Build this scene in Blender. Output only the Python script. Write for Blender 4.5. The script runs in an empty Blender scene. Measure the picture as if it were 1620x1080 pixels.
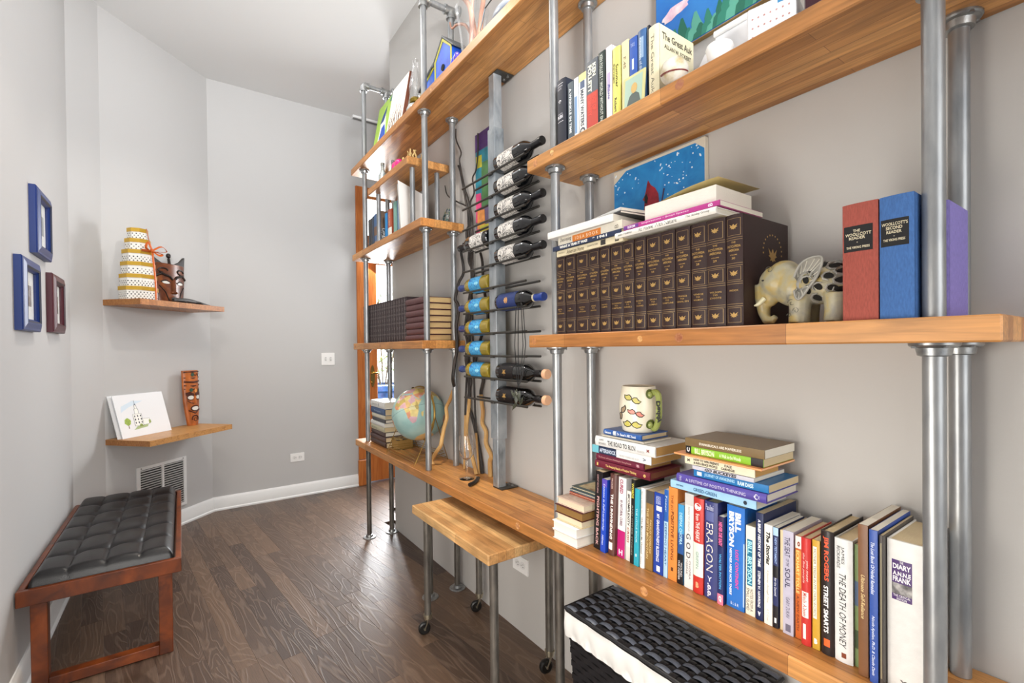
import bpy, math, random
from mathutils import Vector, Matrix
C = bpy.context.scene.collection
sc = bpy.context.scene
R = math.radians
rnd = random.Random(7)

# ------------------------------------------------------------------ camera
def make_camera():
    yaw, pitch, roll = .6126, -.0084, -.0111
    fwd = Vector((math.sin(yaw)*math.cos(pitch), math.cos(yaw)*math.cos(pitch), math.sin(pitch)))
    right = Vector((math.cos(yaw), -math.sin(yaw), 0)); up = right.cross(fwd)
    r2 = right*math.cos(roll)+up*math.sin(roll); u2 = -right*math.sin(roll)+up*math.cos(roll)
    cam = bpy.data.cameras.new('camera'); o = bpy.data.objects.new('camera', cam); C.objects.link(o)
    m = Matrix((r2, u2, -fwd)).transposed().to_4x4(); m.translation = (0, 0, 1.35)
    o.matrix_world = m
    cam.sensor_width = 36; cam.lens = 745.1/1620*36; cam.shift_y = 16.5/1620
    cam.clip_start = .02; cam.clip_end = 100
    sc.camera = o
make_camera()
# ------------------------------------------------------------------ light
sc.view_settings.view_transform = 'Standard'; sc.view_settings.look = 'None'
sc.view_settings.gamma = 1; sc.view_settings.use_curve_mapping = False
sc.view_settings.exposure = 0.2
W = bpy.data.worlds.new('world'); sc.world = W; W.use_nodes = True
W.node_tree.nodes['Background'].inputs[0].default_value = (.93, .97, 1, 1)
W.node_tree.nodes['Background'].inputs[1].default_value = 4.5
def area(name, loc, target, size, power, col, sizey=None, spread=180):
    l = bpy.data.lights.new(name, 'AREA'); l.energy = power; l.color = col; l.size = size; l.spread = R(spread)
    if sizey: l.shape = 'RECTANGLE'; l.size_y = sizey
    o = bpy.data.objects.new(name, l); C.objects.link(o); o.location = loc
    d = Vector(target)-Vector(loc); o.rotation_euler = d.to_track_quat('-Z', 'Y').to_euler()
    return o
def spot(name, loc, target, power, col, ang=90, rad=.03, blend=.5):
    l = bpy.data.lights.new(name, 'SPOT'); l.energy = power; l.color = col; l.spot_size = R(ang); l.spot_blend = blend
    l.shadow_soft_size = rad
    o = bpy.data.objects.new(name, l); C.objects.link(o); o.location = loc
    d = Vector(target)-Vector(loc); o.rotation_euler = d.to_track_quat('-Z', 'Y').to_euler()
    return o
WARM = (1, .91, .80)
spot('ceiling_spot', (.92, 1.55, 3.58), (.92, 1.75, 0), 135, (1, .88, .72), 62, .025)
spot('ceiling_spot', (.35, 2.6, 3.55), (.95, 2.4, .4), 44, WARM, 110, .03)
spot('ceiling_spot', (.85, 2.3, 3.55), (-.1, 4.35, 1.0), 42, (1, .96, .90), 62, .02)
spot('ceiling_spot', (-.35, 1.6, 3.5), (.1, 4.45, .7), 34, (1, .96, .90), 50, .02)
spot('ceiling_spot', (.35, -.3, 3.55), (1.0, .4, .4), 20, WARM, 110, .03)
area('rear_fill', (0.35, -2.3, 1.7), (.5, 2.5, 1.1), 2.6, 62, (.975, .99, 1), 2.4)  # added soft fill from behind the camera; the front wall has no window
area('bounce_fill', (.1, -1.3, 2.2), (.3, 1.6, 3.64), .6, 48, (.98, .99, 1), spread=80)  # added upward area light to brighten the ceiling
area('overhead_fill', (.45, 3.2, 3.60), (.45, 3.3, 0), 1.0, 5, (.97, .98, 1), 1.4)  # added overhead fill for the far end of the room, no fixture there
area('side_fill', (-.52, .95, .80), (1.3, 1.7, .30), 1.5, 46, (1, .95, .88), 1.1)  # added low fill to lift the space under the desk; left wall is solid
area('door_daylight', (1.93, 5.0, 1.5), (1.1, 2.6, .1), .6, 140, (.96, .98, 1), 2.0)

# ------------------------------------------------------------------ materials
def lin(h):
    h = h.lstrip('#'); o = []
    for i in (0, 2, 4):
        c = int(h[i:i+2], 16)/255; o.append(c/12.92 if c <= .04045 else ((c+.055)/1.055)**2.4)
    return (*o, 1)
MC = {}
def mat(col, rough=.5, metal=0, bump=0, bscale=200, trans=0, emit=0, ior=1.45, var=0, vscale=20, stretch=None, coat=0, spec=None):
    key = (col, rough, metal, bump, bscale, trans, emit, ior, var, vscale, stretch, coat, spec)
    if key in MC: return MC[key]
    m = bpy.data.materials.new('mat_'+col.strip('#')); m.use_nodes = True; nt = m.node_tree; b = nt.nodes['Principled BSDF']
    b.inputs['Base Color'].default_value = lin(col); b.inputs['Roughness'].default_value = rough
    b.inputs['Metallic'].default_value = metal; b.inputs['Transmission Weight'].default_value = trans; b.inputs['IOR'].default_value = ior
    b.inputs['Coat Weight'].default_value = coat
    if spec is not None: b.inputs['Specular IOR Level'].default_value = spec
    if emit: b.inputs['Emission Color'].default_value = lin(col); b.inputs['Emission Strength'].default_value = emit
    if bump or var:
        tc = nt.nodes.new('ShaderNodeTexCoord'); mp = nt.nodes.new('ShaderNodeMapping'); nt.links.new(tc.outputs['Object'], mp.inputs[0])
        if stretch: mp.inputs['Scale'].default_value = stretch
    if bump:
        n = nt.nodes.new('ShaderNodeTexNoise'); n.inputs['Scale'].default_value = bscale; n.inputs['Detail'].default_value = 3
        nt.links.new(mp.outputs[0], n.inputs['Vector'])
        bp = nt.nodes.new('ShaderNodeBump'); bp.inputs['Strength'].default_value = bump; bp.inputs['Distance'].default_value = .002
        nt.links.new(n.outputs['Fac'], bp.inputs['Height']); nt.links.new(bp.outputs[0], b.inputs['Normal'])
    if var:
        n = nt.nodes.new('ShaderNodeTexNoise'); n.inputs['Scale'].default_value = vscale; n.inputs['Detail'].default_value = 4
        nt.links.new(mp.outputs[0], n.inputs['Vector'])
        r = nt.nodes.new('ShaderNodeMapRange'); r.inputs[1].default_value = .3; r.inputs[2].default_value = .7
        r.inputs[3].default_value = 1-var; r.inputs[4].default_value = 1+var; nt.links.new(n.outputs['Fac'], r.inputs[0])
        v = nt.nodes.new('ShaderNodeHueSaturation'); v.inputs['Color'].default_value = lin(col); nt.links.new(r.outputs[0], v.inputs['Value'])
        nt.links.new(v.outputs[0], b.inputs['Base Color'])
    MC[key] = m; return m
def ramp_mat(name, cols, scale=8, rough=.5, detail=4, dist=0, stretch=(1, 1, 1), bump=.0, kind='noise', metal=0, const=False, trans=0):
    """noise driven through a colour ramp; cols = [(pos, hex), ...]"""
    m = bpy.data.materials.new(name); m.use_nodes = True; nt = m.node_tree; b = nt.nodes['Principled BSDF']
    b.inputs['Roughness'].default_value = rough; b.inputs['Metallic'].default_value = metal; b.inputs['Transmission Weight'].default_value = trans
    tc = nt.nodes.new('ShaderNodeTexCoord'); mp = nt.nodes.new('ShaderNodeMapping'); mp.inputs['Scale'].default_value = stretch
    nt.links.new(tc.outputs['Object'], mp.inputs[0])
    if kind == 'noise':
        n = nt.nodes.new('ShaderNodeTexNoise'); n.inputs['Scale'].default_value = scale; n.inputs['Detail'].default_value = detail; n.inputs['Distortion'].default_value = dist; out = n.outputs['Fac']
    else:
        n = nt.nodes.new('ShaderNodeTexVoronoi'); n.inputs['Scale'].default_value = scale; out = n.outputs['Distance']
    nt.links.new(mp.outputs[0], n.inputs['Vector'])
    r = nt.nodes.new('ShaderNodeValToRGB'); e = r.color_ramp.elements
    if const: r.color_ramp.interpolation = 'CONSTANT'
    while len(e) < len(cols): e.new(.5)
    for el, (p, c) in zip(e, cols): el.position = p; el.color = lin(c)
    nt.links.new(out, r.inputs[0]); nt.links.new(r.outputs[0], b.inputs['Base Color'])
    if bump:
        bp = nt.nodes.new('ShaderNodeBump'); bp.inputs['Strength'].default_value = bump; bp.inputs['Distance'].default_value = .003
        nt.links.new(out, bp.inputs['Height']); nt.links.new(bp.outputs[0], b.inputs['Normal'])
    return m
def wood_mat(name, c1, c2, cd, rough=.42, stave=.036, length=.7, along='y', seed=0, coat=.04, mott=.13):
    """glued-up butcher block: staves with their own tone and fine grain, run along one axis"""
    m = bpy.data.materials.new(name); m.use_nodes = True; nt = m.node_tree; N = nt.nodes.new; L = nt.links.new; b = nt.nodes['Principled BSDF']
    tc = N('ShaderNodeTexCoord'); sp = N('ShaderNodeSeparateXYZ'); cb = N('ShaderNodeCombineXYZ'); L(tc.outputs['Object'], sp.inputs[0])
    a, t = ('Y', 'X') if along == 'y' else ('X', 'Y')
    L(sp.outputs[a], cb.inputs['X']); L(sp.outputs[t], cb.inputs['Y'])
    ofs = N('ShaderNodeVectorMath'); ofs.inputs[1].default_value = (seed*.37, seed*.013, 0); L(cb.outputs[0], ofs.inputs[0])
    br = N('ShaderNodeTexBrick'); L(ofs.outputs[0], br.inputs['Vector'])
    br.inputs['Color1'].default_value = lin(c1); br.inputs['Color2'].default_value = lin(c2); br.inputs['Mortar'].default_value = lin(cd)
    br.inputs['Scale'].default_value = 1; br.inputs['Brick Width'].default_value = length; br.inputs['Row Height'].default_value = stave
    br.inputs['Mortar Size'].default_value = .0006; br.inputs['Mortar Smooth'].default_value = .3
    mp = N('ShaderNodeMapping'); L(tc.outputs['Object'], mp.inputs[0])
    mp.inputs['Scale'].default_value = (60, 4, 60) if along == 'y' else (4, 60, 60)
    n = N('ShaderNodeTexNoise'); n.inputs['Scale'].default_value = 1.6; n.inputs['Detail'].default_value = 6; n.inputs['Distortion'].default_value = .6; L(mp.outputs[0], n.inputs['Vector'])
    n2 = N('ShaderNodeTexNoise'); n2.inputs['Scale'].default_value = 5; n2.inputs['Detail'].default_value = 3; L(tc.outputs['Object'], n2.inputs['Vector'])
    r = N('ShaderNodeMapRange'); r.inputs[1].default_value = .3; r.inputs[2].default_value = .72; r.inputs[3].default_value = .72; r.inputs[4].default_value = 1.22; L(n.outputs['Fac'], r.inputs[0])
    r2 = N('ShaderNodeMapRange'); r2.inputs[1].default_value = .3; r2.inputs[2].default_value = .7; r2.inputs[3].default_value = 1-mott; r2.inputs[4].default_value = 1+mott*.8; L(n2.outputs['Fac'], r2.inputs[0])
    mm = N('ShaderNodeMath'); mm.operation = 'MULTIPLY'; L(r.outputs[0], mm.inputs[0]); L(r2.outputs[0], mm.inputs[1])
    h = N('ShaderNodeHueSaturation'); L(br.outputs['Color'], h.inputs['Color']); L(mm.outputs[0], h.inputs['Value']); L(h.outputs[0], b.inputs['Base Color'])
    bp = N('ShaderNodeBump'); bp.inputs['Strength'].default_value = .15; bp.inputs['Distance'].default_value = .001; L(n.outputs['Fac'], bp.inputs['Height']); L(bp.outputs[0], b.inputs['Normal'])
    b.inputs['Roughness'].default_value = rough; b.inputs['Coat Weight'].default_value = coat; b.inputs['Coat Roughness'].default_value = .25
    return m
def floor_mat():
    m = bpy.data.materials.new('dark_oak_floor'); m.use_nodes = True; nt = m.node_tree; N = nt.nodes.new; L = nt.links.new; b = nt.nodes['Principled BSDF']
    tc = N('ShaderNodeTexCoord'); oi = N('ShaderNodeObjectInfo')
    off = N('ShaderNodeVectorMath'); L(tc.outputs['Object'], off.inputs[0])
    mul = N('ShaderNodeMath'); mul.operation = 'MULTIPLY'; mul.inputs[1].default_value = 37; L(oi.outputs['Random'], mul.inputs[0])
    cmb = N('ShaderNodeCombineXYZ'); L(mul.outputs[0], cmb.inputs['Z']); L(cmb.outputs[0], off.inputs[1])
    mp = N('ShaderNodeMapping'); mp.inputs['Scale'].default_value = (9, 1.5, 1); L(off.outputs[0], mp.inputs[0])
    base = N('ShaderNodeTexNoise'); base.inputs['Scale'].default_value = 1.1; base.inputs['Detail'].default_value = 1.5; base.inputs['Distortion'].default_value = .8; L(mp.outputs[0], base.inputs['Vector'])
    w = N('ShaderNodeMath'); w.operation = 'MULTIPLY'; w.inputs[1].default_value = 62; L(base.outputs['Fac'], w.inputs[0])
    s = N('ShaderNodeMath'); s.operation = 'SINE'; L(w.outputs[0], s.inputs[0])
    r = N('ShaderNodeMapRange'); r.inputs[1].default_value = .35; r.inputs[2].default_value = 1; L(s.outputs[0], r.inputs[0])
    mp2 = N('ShaderNodeMapping'); mp2.inputs['Scale'].default_value = (220, 9, 1); L(off.outputs[0], mp2.inputs[0])
    fine = N('ShaderNodeTexNoise'); fine.inputs['Scale'].default_value = 1.3; fine.inputs['Detail'].default_value = 3; L(mp2.outputs[0], fine.inputs['Vector'])
    tone = N('ShaderNodeValToRGB'); e = tone.color_ramp.elements; e[0].color = lin('#403027'); e[1].color = lin('#614b3a'); L(oi.outputs['Random'], tone.inputs[0])
    mx = N('ShaderNodeMixRGB'); mx.blend_type = 'MIX'; mx.inputs[2].default_value = lin('#857060'); L(tone.outputs[0], mx.inputs[1])
    f = N('ShaderNodeMath'); f.operation = 'MULTIPLY'; f.inputs[1].default_value = .26; L(r.outputs[0], f.inputs[0]); L(f.outputs[0], mx.inputs[0])
    hs = N('ShaderNodeHueSaturation'); rr = N('ShaderNodeMapRange'); rr.inputs[1].default_value = .3; rr.inputs[2].default_value = .7; rr.inputs[3].default_value = .78; rr.inputs[4].default_value = 1.2
    L(fine.outputs['Fac'], rr.inputs[0]); L(rr.outputs[0], hs.inputs['Value']); L(mx.outputs[0], hs.inputs['Color']); L(hs.outputs[0], b.inputs['Base Color'])
    add = N('ShaderNodeMath'); add.operation = 'MULTIPLY_ADD'; add.inputs[1].default_value = .6; L(fine.outputs['Fac'], add.inputs[0]); L(r.outputs[0], add.inputs[2])
    bp = N('ShaderNodeBump'); bp.inputs['Strength'].default_value = .35; bp.inputs['Distance'].default_value = .0012; L(add.outputs[0], bp.inputs['Height']); L(bp.outputs[0], b.inputs['Normal'])
    b.inputs['Roughness'].default_value = .41; b.inputs['Specular IOR Level'].default_value = .65
    return m
WALL = mat('#c0bfbe', .85, bump=.12, bscale=140)
WALLR = mat('#bdbab6', .85, bump=.12, bscale=140)
CEIL = mat('#dcdcdb', .9, bump=.1, bscale=90)
TRIM = mat('#e9e9e8', .4)
BLOCK = wood_mat('butcher_block', '#ca9052', '#a06732', '#74461f', seed=1)
BLOCK2 = wood_mat('butcher_block_pale', '#cf975a', '#a66e38', '#7c4e26', seed=3)
OLDBLOCK = wood_mat('worn_butcher_block', '#d0a670', '#bd8a54', '#8a5c32', rough=.45, seed=5, coat=.05, mott=.38)
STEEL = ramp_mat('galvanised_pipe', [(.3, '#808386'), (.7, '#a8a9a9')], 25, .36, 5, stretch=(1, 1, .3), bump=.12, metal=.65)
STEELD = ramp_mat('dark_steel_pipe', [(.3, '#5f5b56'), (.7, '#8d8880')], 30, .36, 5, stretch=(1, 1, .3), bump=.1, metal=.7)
ZINC = ramp_mat('zinc_fitting', [(.3, '#86888a'), (.7, '#b7b8b6')], 40, .33, 4, bump=.2, metal=.9)
IRON = mat('#55534f', .4, .8, bump=.15, bscale=80)
POSTM = ramp_mat('raw_steel_post', [(.25, '#5f666c'), (.40, '#8e969c'), (.6, '#a9afb4'), (.8, '#c4c8ca')], 16, .38, 7, .4, (1, 1, .5), bump=.12, metal=.5)
BLACK = mat('#141414', .4)
WHITE = mat('#efeeec', .5)
PAGES = mat('#d8c49c', .8, bump=.6, bscale=60, stretch=(1, 25, 1))
PAGEW = mat('#e6e0d0', .8, bump=.6, bscale=60, stretch=(1, 25, 1))
PAGEO = mat('#c79a5a', .8, bump=.6, bscale=60, stretch=(1, 25, 1))
GOLD = mat('#b08e54', .45, .3)
def pane_mat(name='thin_glass', refl=.06, tint='#ffffff'):
    m = bpy.data.materials.new(name); m.use_nodes = True; nt = m.node_tree; nt.nodes.clear()
    o = nt.nodes.new('ShaderNodeOutputMaterial'); mx = nt.nodes.new('ShaderNodeMixShader'); tr = nt.nodes.new('ShaderNodeBsdfTransparent'); gl = nt.nodes.new('ShaderNodeBsdfGlossy')
    tr.inputs[0].default_value = lin(tint); gl.inputs['Roughness'].default_value = .02; mx.inputs[0].default_value = refl
    nt.links.new(tr.outputs[0], mx.inputs[1]); nt.links.new(gl.outputs[0], mx.inputs[2]); nt.links.new(mx.outputs[0], o.inputs[0]); return m
PANE = pane_mat()

# ------------------------------------------------------------------ mesh builder
class MB:
    def __init__(s): s.v = []; s.f = []; s.mi = []; s.m = 0
    def add(s, vs, fs, m=None):
        o = len(s.v); s.v += [tuple(v) for v in vs]; s.f += [tuple(i+o for i in f) for f in fs]; s.mi += [s.m if m is None else m]*len(fs); return s
    def box(s, x0, x1, y0, y1, z0, z1, b=0, m=None):
        if b <= 0:
            v = [(x, y, z) for x in (x0, x1) for y in (y0, y1) for z in (z0, z1)]
            return s.add(v, [(0, 1, 3, 2), (4, 6, 7, 5), (0, 4, 5, 1), (2, 3, 7, 6), (0, 2, 6, 4), (1, 5, 7, 3)], m)
        b = min(b, (x1-x0)*.49, (y1-y0)*.49, (z1-z0)*.49)
        v = []; idx = {}
        for i, (x, xi) in enumerate(((x0, x0+b), (x1, x1-b))):
            for j, (y, yi) in enumerate(((y0, y0+b), (y1, y1-b))):
                for k, (z, zi) in enumerate(((z0, z0+b), (z1, z1-b))):
                    for a, p in enumerate(((x, yi, zi), (xi, y, zi), (xi, yi, z))): idx[i, j, k, a] = len(v); v.append(p)
        F = []
        for i in (0, 1):
            F.append([idx[i, 0, 0, 0], idx[i, 1, 0, 0], idx[i, 1, 1, 0], idx[i, 0, 1, 0]]); F.append([idx[0, i, 0, 1], idx[1, i, 0, 1], idx[1, i, 1, 1], idx[0, i, 1, 1]]); F.append([idx[0, 0, i, 2], idx[1, 0, i, 2], idx[1, 1, i, 2], idx[0, 1, i, 2]])
        for i in (0, 1):
            for j in (0, 1):
                F.append([idx[i, j, 0, 0], idx[i, j, 1, 0], idx[i, j, 1, 1], idx[i, j, 0, 1]]); F.append([idx[i, 0, j, 0], idx[i, 1, j, 0], idx[i, 1, j, 2], idx[i, 0, j, 2]]); F.append([idx[0, i, j, 1], idx[1, i, j, 1], idx[1, i, j, 2], idx[0, i, j, 2]])
                for k in (0, 1): F.append([idx[i, j, k, 0], idx[i, j, k, 1], idx[i, j, k, 2]])
        c = Vector(((x0+x1)/2, (y0+y1)/2, (z0+z1)/2))
        for f in F:
            p = [Vector(v[q]) for q in f]; n = (p[1]-p[0]).cross(p[2]-p[0])
            if n.dot(sum(p, Vector())/len(p)-c) < 0: f.reverse()
        return s.add(v, F, m)
    def cyl(s, p0, p1, r0, r1=None, n=16, caps=True, m=None):
        r1 = r0 if r1 is None else r1; p0 = Vector(p0); p1 = Vector(p1); d = (p1-p0).normalized()
        a = d.orthogonal().normalized(); b = d.cross(a)
        v = [p+(a*math.cos(2*math.pi*i/n)+b*math.sin(2*math.pi*i/n))*r for p, r in ((p0, r0), (p1, r1)) for i in range(n)]
        f = [(i, (i+1) % n, n+(i+1) % n, n+i) for i in range(n)]
        if caps: f += [tuple(range(n-1, -1, -1)), tuple(range(n, 2*n))]
        return s.add(v, f, m)
    def tube(s, pts, r, n=8, m=None, sy=1):
        P = [Vector(p) for p in pts]; r = r if isinstance(r, (list, tuple)) else [r]*len(P); rings = []; a = None
        for i, p in enumerate(P):
            d = (P[min(i+1, len(P)-1)]-P[max(i-1, 0)]).normalized()
            a = d.orthogonal().normalized() if a is None else (a-d*a.dot(d)).normalized()
            b = d.cross(a); rings.append([p+(a*math.cos(2*math.pi*k/n)+b*sy*math.sin(2*math.pi*k/n))*r[i] for k in range(n)])
        v = [q for g in rings for q in g]
        f = [(i*n+k, i*n+(k+1) % n, (i+1)*n+(k+1) % n, (i+1)*n+k) for i in range(len(P)-1) for k in range(n)]
        f += [tuple(range(n-1, -1, -1)), tuple(range((len(P)-1)*n, len(P)*n))]
        return s.add(v, f, m)
    def lathe(s, prof, c=(0, 0, 0), axis='z', n=24, m=None, sgn=1):
        v = []
        for r, h in prof:
            for k in range(n):
                a = 2*math.pi*k/n; x, y = r*math.cos(a), r*math.sin(a)
                q = {'z': (x, y, h*sgn), 'y': (x, h*sgn, y), 'x': (h*sgn, x, y)}[axis]
                v.append((c[0]+q[0], c[1]+q[1], c[2]+q[2]))
        f = [(i*n+k, i*n+(k+1) % n, (i+1)*n+(k+1) % n, (i+1)*n+k) for i in range(len(prof)-1) for k in range(n)]
        if prof[0][0] > 1e-6: f.append(tuple(range(n-1, -1, -1)))
        if prof[-1][0] > 1e-6: f.append(tuple(range((len(prof)-1)*n, len(prof)*n)))
        return s.add(v, f, m)
    def prism(s, poly, fn, d0, d1, m=None):
        """poly in 2D, fn(u, v, depth) -> 3D"""
        n = len(poly); v = [fn(a, b, d0) for a, b in poly]+[fn(a, b, d1) for a, b in poly]
        return s.add(v, [tuple(range(n-1, -1, -1)), tuple(range(n, 2*n))]+[(i, (i+1) % n, n+(i+1) % n, n+i) for i in range(n)], m)
    def grid(s, fn, nu, nv, m=None, wrap=False):
        v = [fn(i/nu, j/nv) for j in range(nv+1) for i in range(nu+1)]
        return s.add(v, [(j*(nu+1)+i, j*(nu+1)+i+1, (j+1)*(nu+1)+i+1, (j+1)*(nu+1)+i) for j in range(nv) for i in range(nu)], m)
    def ball(s, c, r, n=16, m=None):
        r = r if isinstance(r, tuple) else (r, r, r); h = max(4, n//2); v = []
        for j in range(h+1):
            t = math.pi*j/h
            for k in range(n): v.append((c[0]+r[0]*math.sin(t)*math.cos(2*math.pi*k/n), c[1]+r[1]*math.sin(t)*math.sin(2*math.pi*k/n), c[2]+r[2]*math.cos(t)))
        return s.add(v, [(j*n+k, (j+1)*n+k, (j+1)*n+(k+1) % n, j*n+(k+1) % n) for j in range(h) for k in range(n)], m)
    def xf(s, fn): s.v = [tuple(fn(Vector(p))) for p in s.v]; return s
    def link(s, name, mats, parent=None, origin=None, angle=35, flip=False):
        me = bpy.data.meshes.new(name); o0 = Vector(origin) if origin is not None else (Vector(parent['_o']) if parent is not None and '_o' in parent else Vector((0, 0, 0)))
        me.from_pydata([tuple(Vector(v)-o0) for v in s.v], [], s.f)
        for m_ in (mats if isinstance(mats, (list, tuple)) else [mats]): me.materials.append(m_)
        if any(s.mi): me.polygons.foreach_set('material_index', s.mi)
        me.validate(); fix_normals(me)
        me.polygons.foreach_set('use_smooth', [True]*len(me.polygons)); me.set_sharp_from_angle(angle=R(angle)); me.update()
        o = bpy.data.objects.new(name, me); C.objects.link(o)
        if parent is not None: o.parent = parent
        elif origin is not None: o.location = origin
        return o
import bmesh
def fix_normals(me):
    b = bmesh.new(); b.from_mesh(me); bmesh.ops.recalc_face_normals(b, faces=b.faces); b.to_mesh(me); b.free()
def tag(o, label, cat, group=None, kind=None):
    if label: o['label'] = label
    if cat: o['category'] = cat
    if group: o['group'] = group
    if kind: o['kind'] = kind
    return o
def thing(name, label, cat, loc=(0, 0, 0), rot=(0, 0, 0), group=None, local=False):
    """an Empty; unless local, its parts are given in world coordinates (rot must be 0)"""
    o = bpy.data.objects.new(name, None); C.objects.link(o); o.location = loc; o.rotation_euler = rot; o.empty_display_size = .05
    if not local: o['_o'] = tuple(loc)
    return tag(o, label, cat, group)
def sub(mb, name, m, part, **k):
    """a sub-part: the part's own origin sits at its thing's origin"""
    r = part.parent
    o = mb.link(name, m, None, origin=(Vector(r['_o']) if '_o' in r else Vector((0, 0, 0))), **k); o.location = (0, 0, 0); o.parent = part
    return o
def struct(name, mb, m, **k): return tag(mb.link(name, m, **k), None, None, kind='structure')
def copy_tree(o, parent=None):
    c = o.copy(); C.objects.link(c); c.parent = parent
    for ch in list(o.children): copy_tree(ch, c)
    return c
# ------------------------------------------------------------------ lettering
TXT = {}
def text_geo(s, bold=0, shear=0, spacing=1):
    k = (s, bold, shear, spacing)
    if k in TXT: return TXT[k]
    cu = bpy.data.curves.new('t', 'FONT'); cu.body = s; cu.size = 1; cu.offset = bold; cu.shear = shear; cu.space_character = spacing; cu.resolution_u = 2; cu.align_x = 'CENTER'
    o = bpy.data.objects.new('t', cu); C.objects.link(o); dg = bpy.context.evaluated_depsgraph_get(); dg.update()
    me = bpy.data.meshes.new_from_object(o.evaluated_get(dg)); v = [tuple(p.co[:2]) for p in me.vertices]; f = [tuple(p.vertices) for p in me.polygons]
    bpy.data.objects.remove(o); bpy.data.curves.remove(cu); bpy.data.meshes.remove(me)
    xs = [a[0] for a in v] or [0, 1]; ys = [a[1] for a in v] or [0, 1]; w = max(xs)-min(xs) or 1; h = max(ys)-min(ys) or 1
    v = [((a-min(xs))/w-.5, (b-min(ys))/h-.5) for a, b in v]; TXT[k] = (v, f); return TXT[k]
def add_text(mb, s, c, right, up, w, h, bold=.02, shear=0, surf=None, m=None, spacing=1):
    v, f = text_geo(s, bold, shear, spacing); c = Vector(c); r = Vector(right); u = Vector(up)
    P = [c+r*(a*w)+u*(b*h) for a, b in v]
    if surf: P = [surf(p) for p in P]
    return mb.add(P, f, m)
# ------------------------------------------------------------------ books
# local frame: spine faces -x at x = 0, thickness along +y, height along +z
def book(label, w, h, dep, col, loc, rot=(0, 0, 0), page=None, hard=False, blocks=(), texts=(), bulge=None, group=None, gloss=.35, side=None, name='book', cat='book', extra=None, mat_=None, tex=False):
    t = thing(name, label, cat, loc, rot, group, local=True)
    bulge = (.004 if hard else .0008) if bulge is None else bulge
    ov = .003 if hard else .0; tb = .0025 if hard else .0006
    cm = mat_ or mat(col, gloss, bump=(.5 if tex else .1), bscale=(900 if tex else 300), var=(.16 if tex else .04), vscale=(400 if tex else 60), stretch=((1, 1, .25) if tex else None))
    surf = lambda y: -bulge*(1-min(1, abs(2*y/w-1))**2.2)
    b = MB(); n = 8
    b.box(.001, dep, 0, tb, 0, h, .0004); b.box(.001, dep, w-tb, w, 0, h, .0004)
    pr = [(surf(w*i/n), w*i/n) for i in range(n+1)]+[(.0025, w*(n-i)/n) for i in range(n+1)]
    b.prism(pr, lambda a, c, d: (a, c, d), 0, h)
    b.link('cover', cm, t, angle=30)
    MB().box(.0026, dep-ov-.001, tb+.0001, w-tb-.0001, ov+.0004, h-ov-.0004).link('page_block', page or PAGES, t)
    for z0, z1, c, *yy in blocks:
        y0, y1 = yy if yy else (0, 1)
        za, zb = h*(1-z1), h*(1-z0); ya, yb = w*(1-y1), w*(1-y0)
        MB().grid(lambda u, v: (surf(ya+(yb-ya)*u)-.00025, ya+(yb-ya)*u, za+(zb-za)*v), 6, 1).link('spine_panel', mat(c, gloss+.05), t)
    for tx in texts:
        s, a0, a1, b0, b1, c = tx[:6]; ori = tx[6] if len(tx) > 6 else 'v'; bold = tx[7] if len(tx) > 7 else .015; sh = tx[8] if len(tx) > 8 else 0
        g = MB(); zc = h*(1-(a0+a1)/2); yc = w*(1-(b0+b1)/2)
        sf = lambda p: Vector((surf(p.y)-.0006, p.y, p.z))
        if ori == 'v': add_text(g, s, (0, yc, zc), (0, 0, -1), (0, -1, 0), h*(a1-a0), w*(b1-b0), bold, sh, sf)
        else: add_text(g, s, (0, yc, zc), (0, -1, 0), (0, 0, 1), w*(b1-b0), h*(a1-a0), bold, sh, sf)
        g.link('lettering', GOLD if c == 'gold' else mat(c, .5), t)
    if side:
        for s, cx, cz, ww, hh in side[1]: add_text(MB(), s, (cx, -.0005, cz), (1, 0, 0), (0, 0, 1), ww, hh, .02).link('cover_lettering', mat(side[0], .5), t)
    if extra: extra(t, w, h, dep, surf)
    return t
FLAT = (R(-90), 0, 0)     # lying: height along +Y, thickness downwards (spine lettering reads left to right)
def flat_book(label, w, L, dep, col, x, yleft, ztop, rz=0, ry=0, **k):
    # spine head at yleft (far end): local z runs to +Y, so origin is at yleft - L
    a = R(rz); o = Vector((x, yleft-L, ztop))
    m = Matrix.Translation(o) @ Matrix.Rotation(a, 4, 'Z') @ Matrix.Rotation(R(-90), 4, 'X')
    return book(label, w, L, dep, col, m.translation, m.to_euler(), **k)

# ================================================================== STRUCTURE
Zc = 3.64
DECK = .0
fl = MB().box(-1.2, 3.0, -2.6, 6.2, -.1, -.02).link('floor', mat('#3a2c24', .7)); tag(fl, None, None, kind='structure')
FM = floor_mat()
def planks():
    a = R(6.5); ca, sa = math.cos(a), math.sin(a); wd = .083; k = 0
    i = -22
    while i < 32:
        y = -.2-rnd.random()*.8
        while y < 5.6:
            ln = rnd.choice((.35, .5, .65, .8, .95, 1.1))
            u0, u1 = i*wd, (i+1)*wd; cx = (u0+u1)/2; cy = y+ln/2
            # plank axes: along = (-sin, cos)... boards drift to +X as they come nearer
            X = .4+cx*ca-(cy-2.5)*sa; Y = 2.5+cx*sa+(cy-2.5)*ca
            if -.62-ln*.1 < X < 1.36 and -.3-ln/2 < Y < 4.72+ln/2 or (1.3 < X < 2.1 and 3.4 < Y < 4.9):
                m = MB().box(-wd/2+.00015, wd/2-.00015, -ln/2+.0002, ln/2-.0002, -.019, -.0002*rnd.random(), .0005)
                o = m.link('floor_plank', FM); o.location = (X, Y, 0); o.rotation_euler = (0, 0, a); o.parent = fl; k += 1
            y += ln
        i += 1
    return k
NPL = planks()
struct('ceiling', MB().box(-1.2, 3.0, -2.6, 6.2, Zc, Zc+.1), CEIL)
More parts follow.
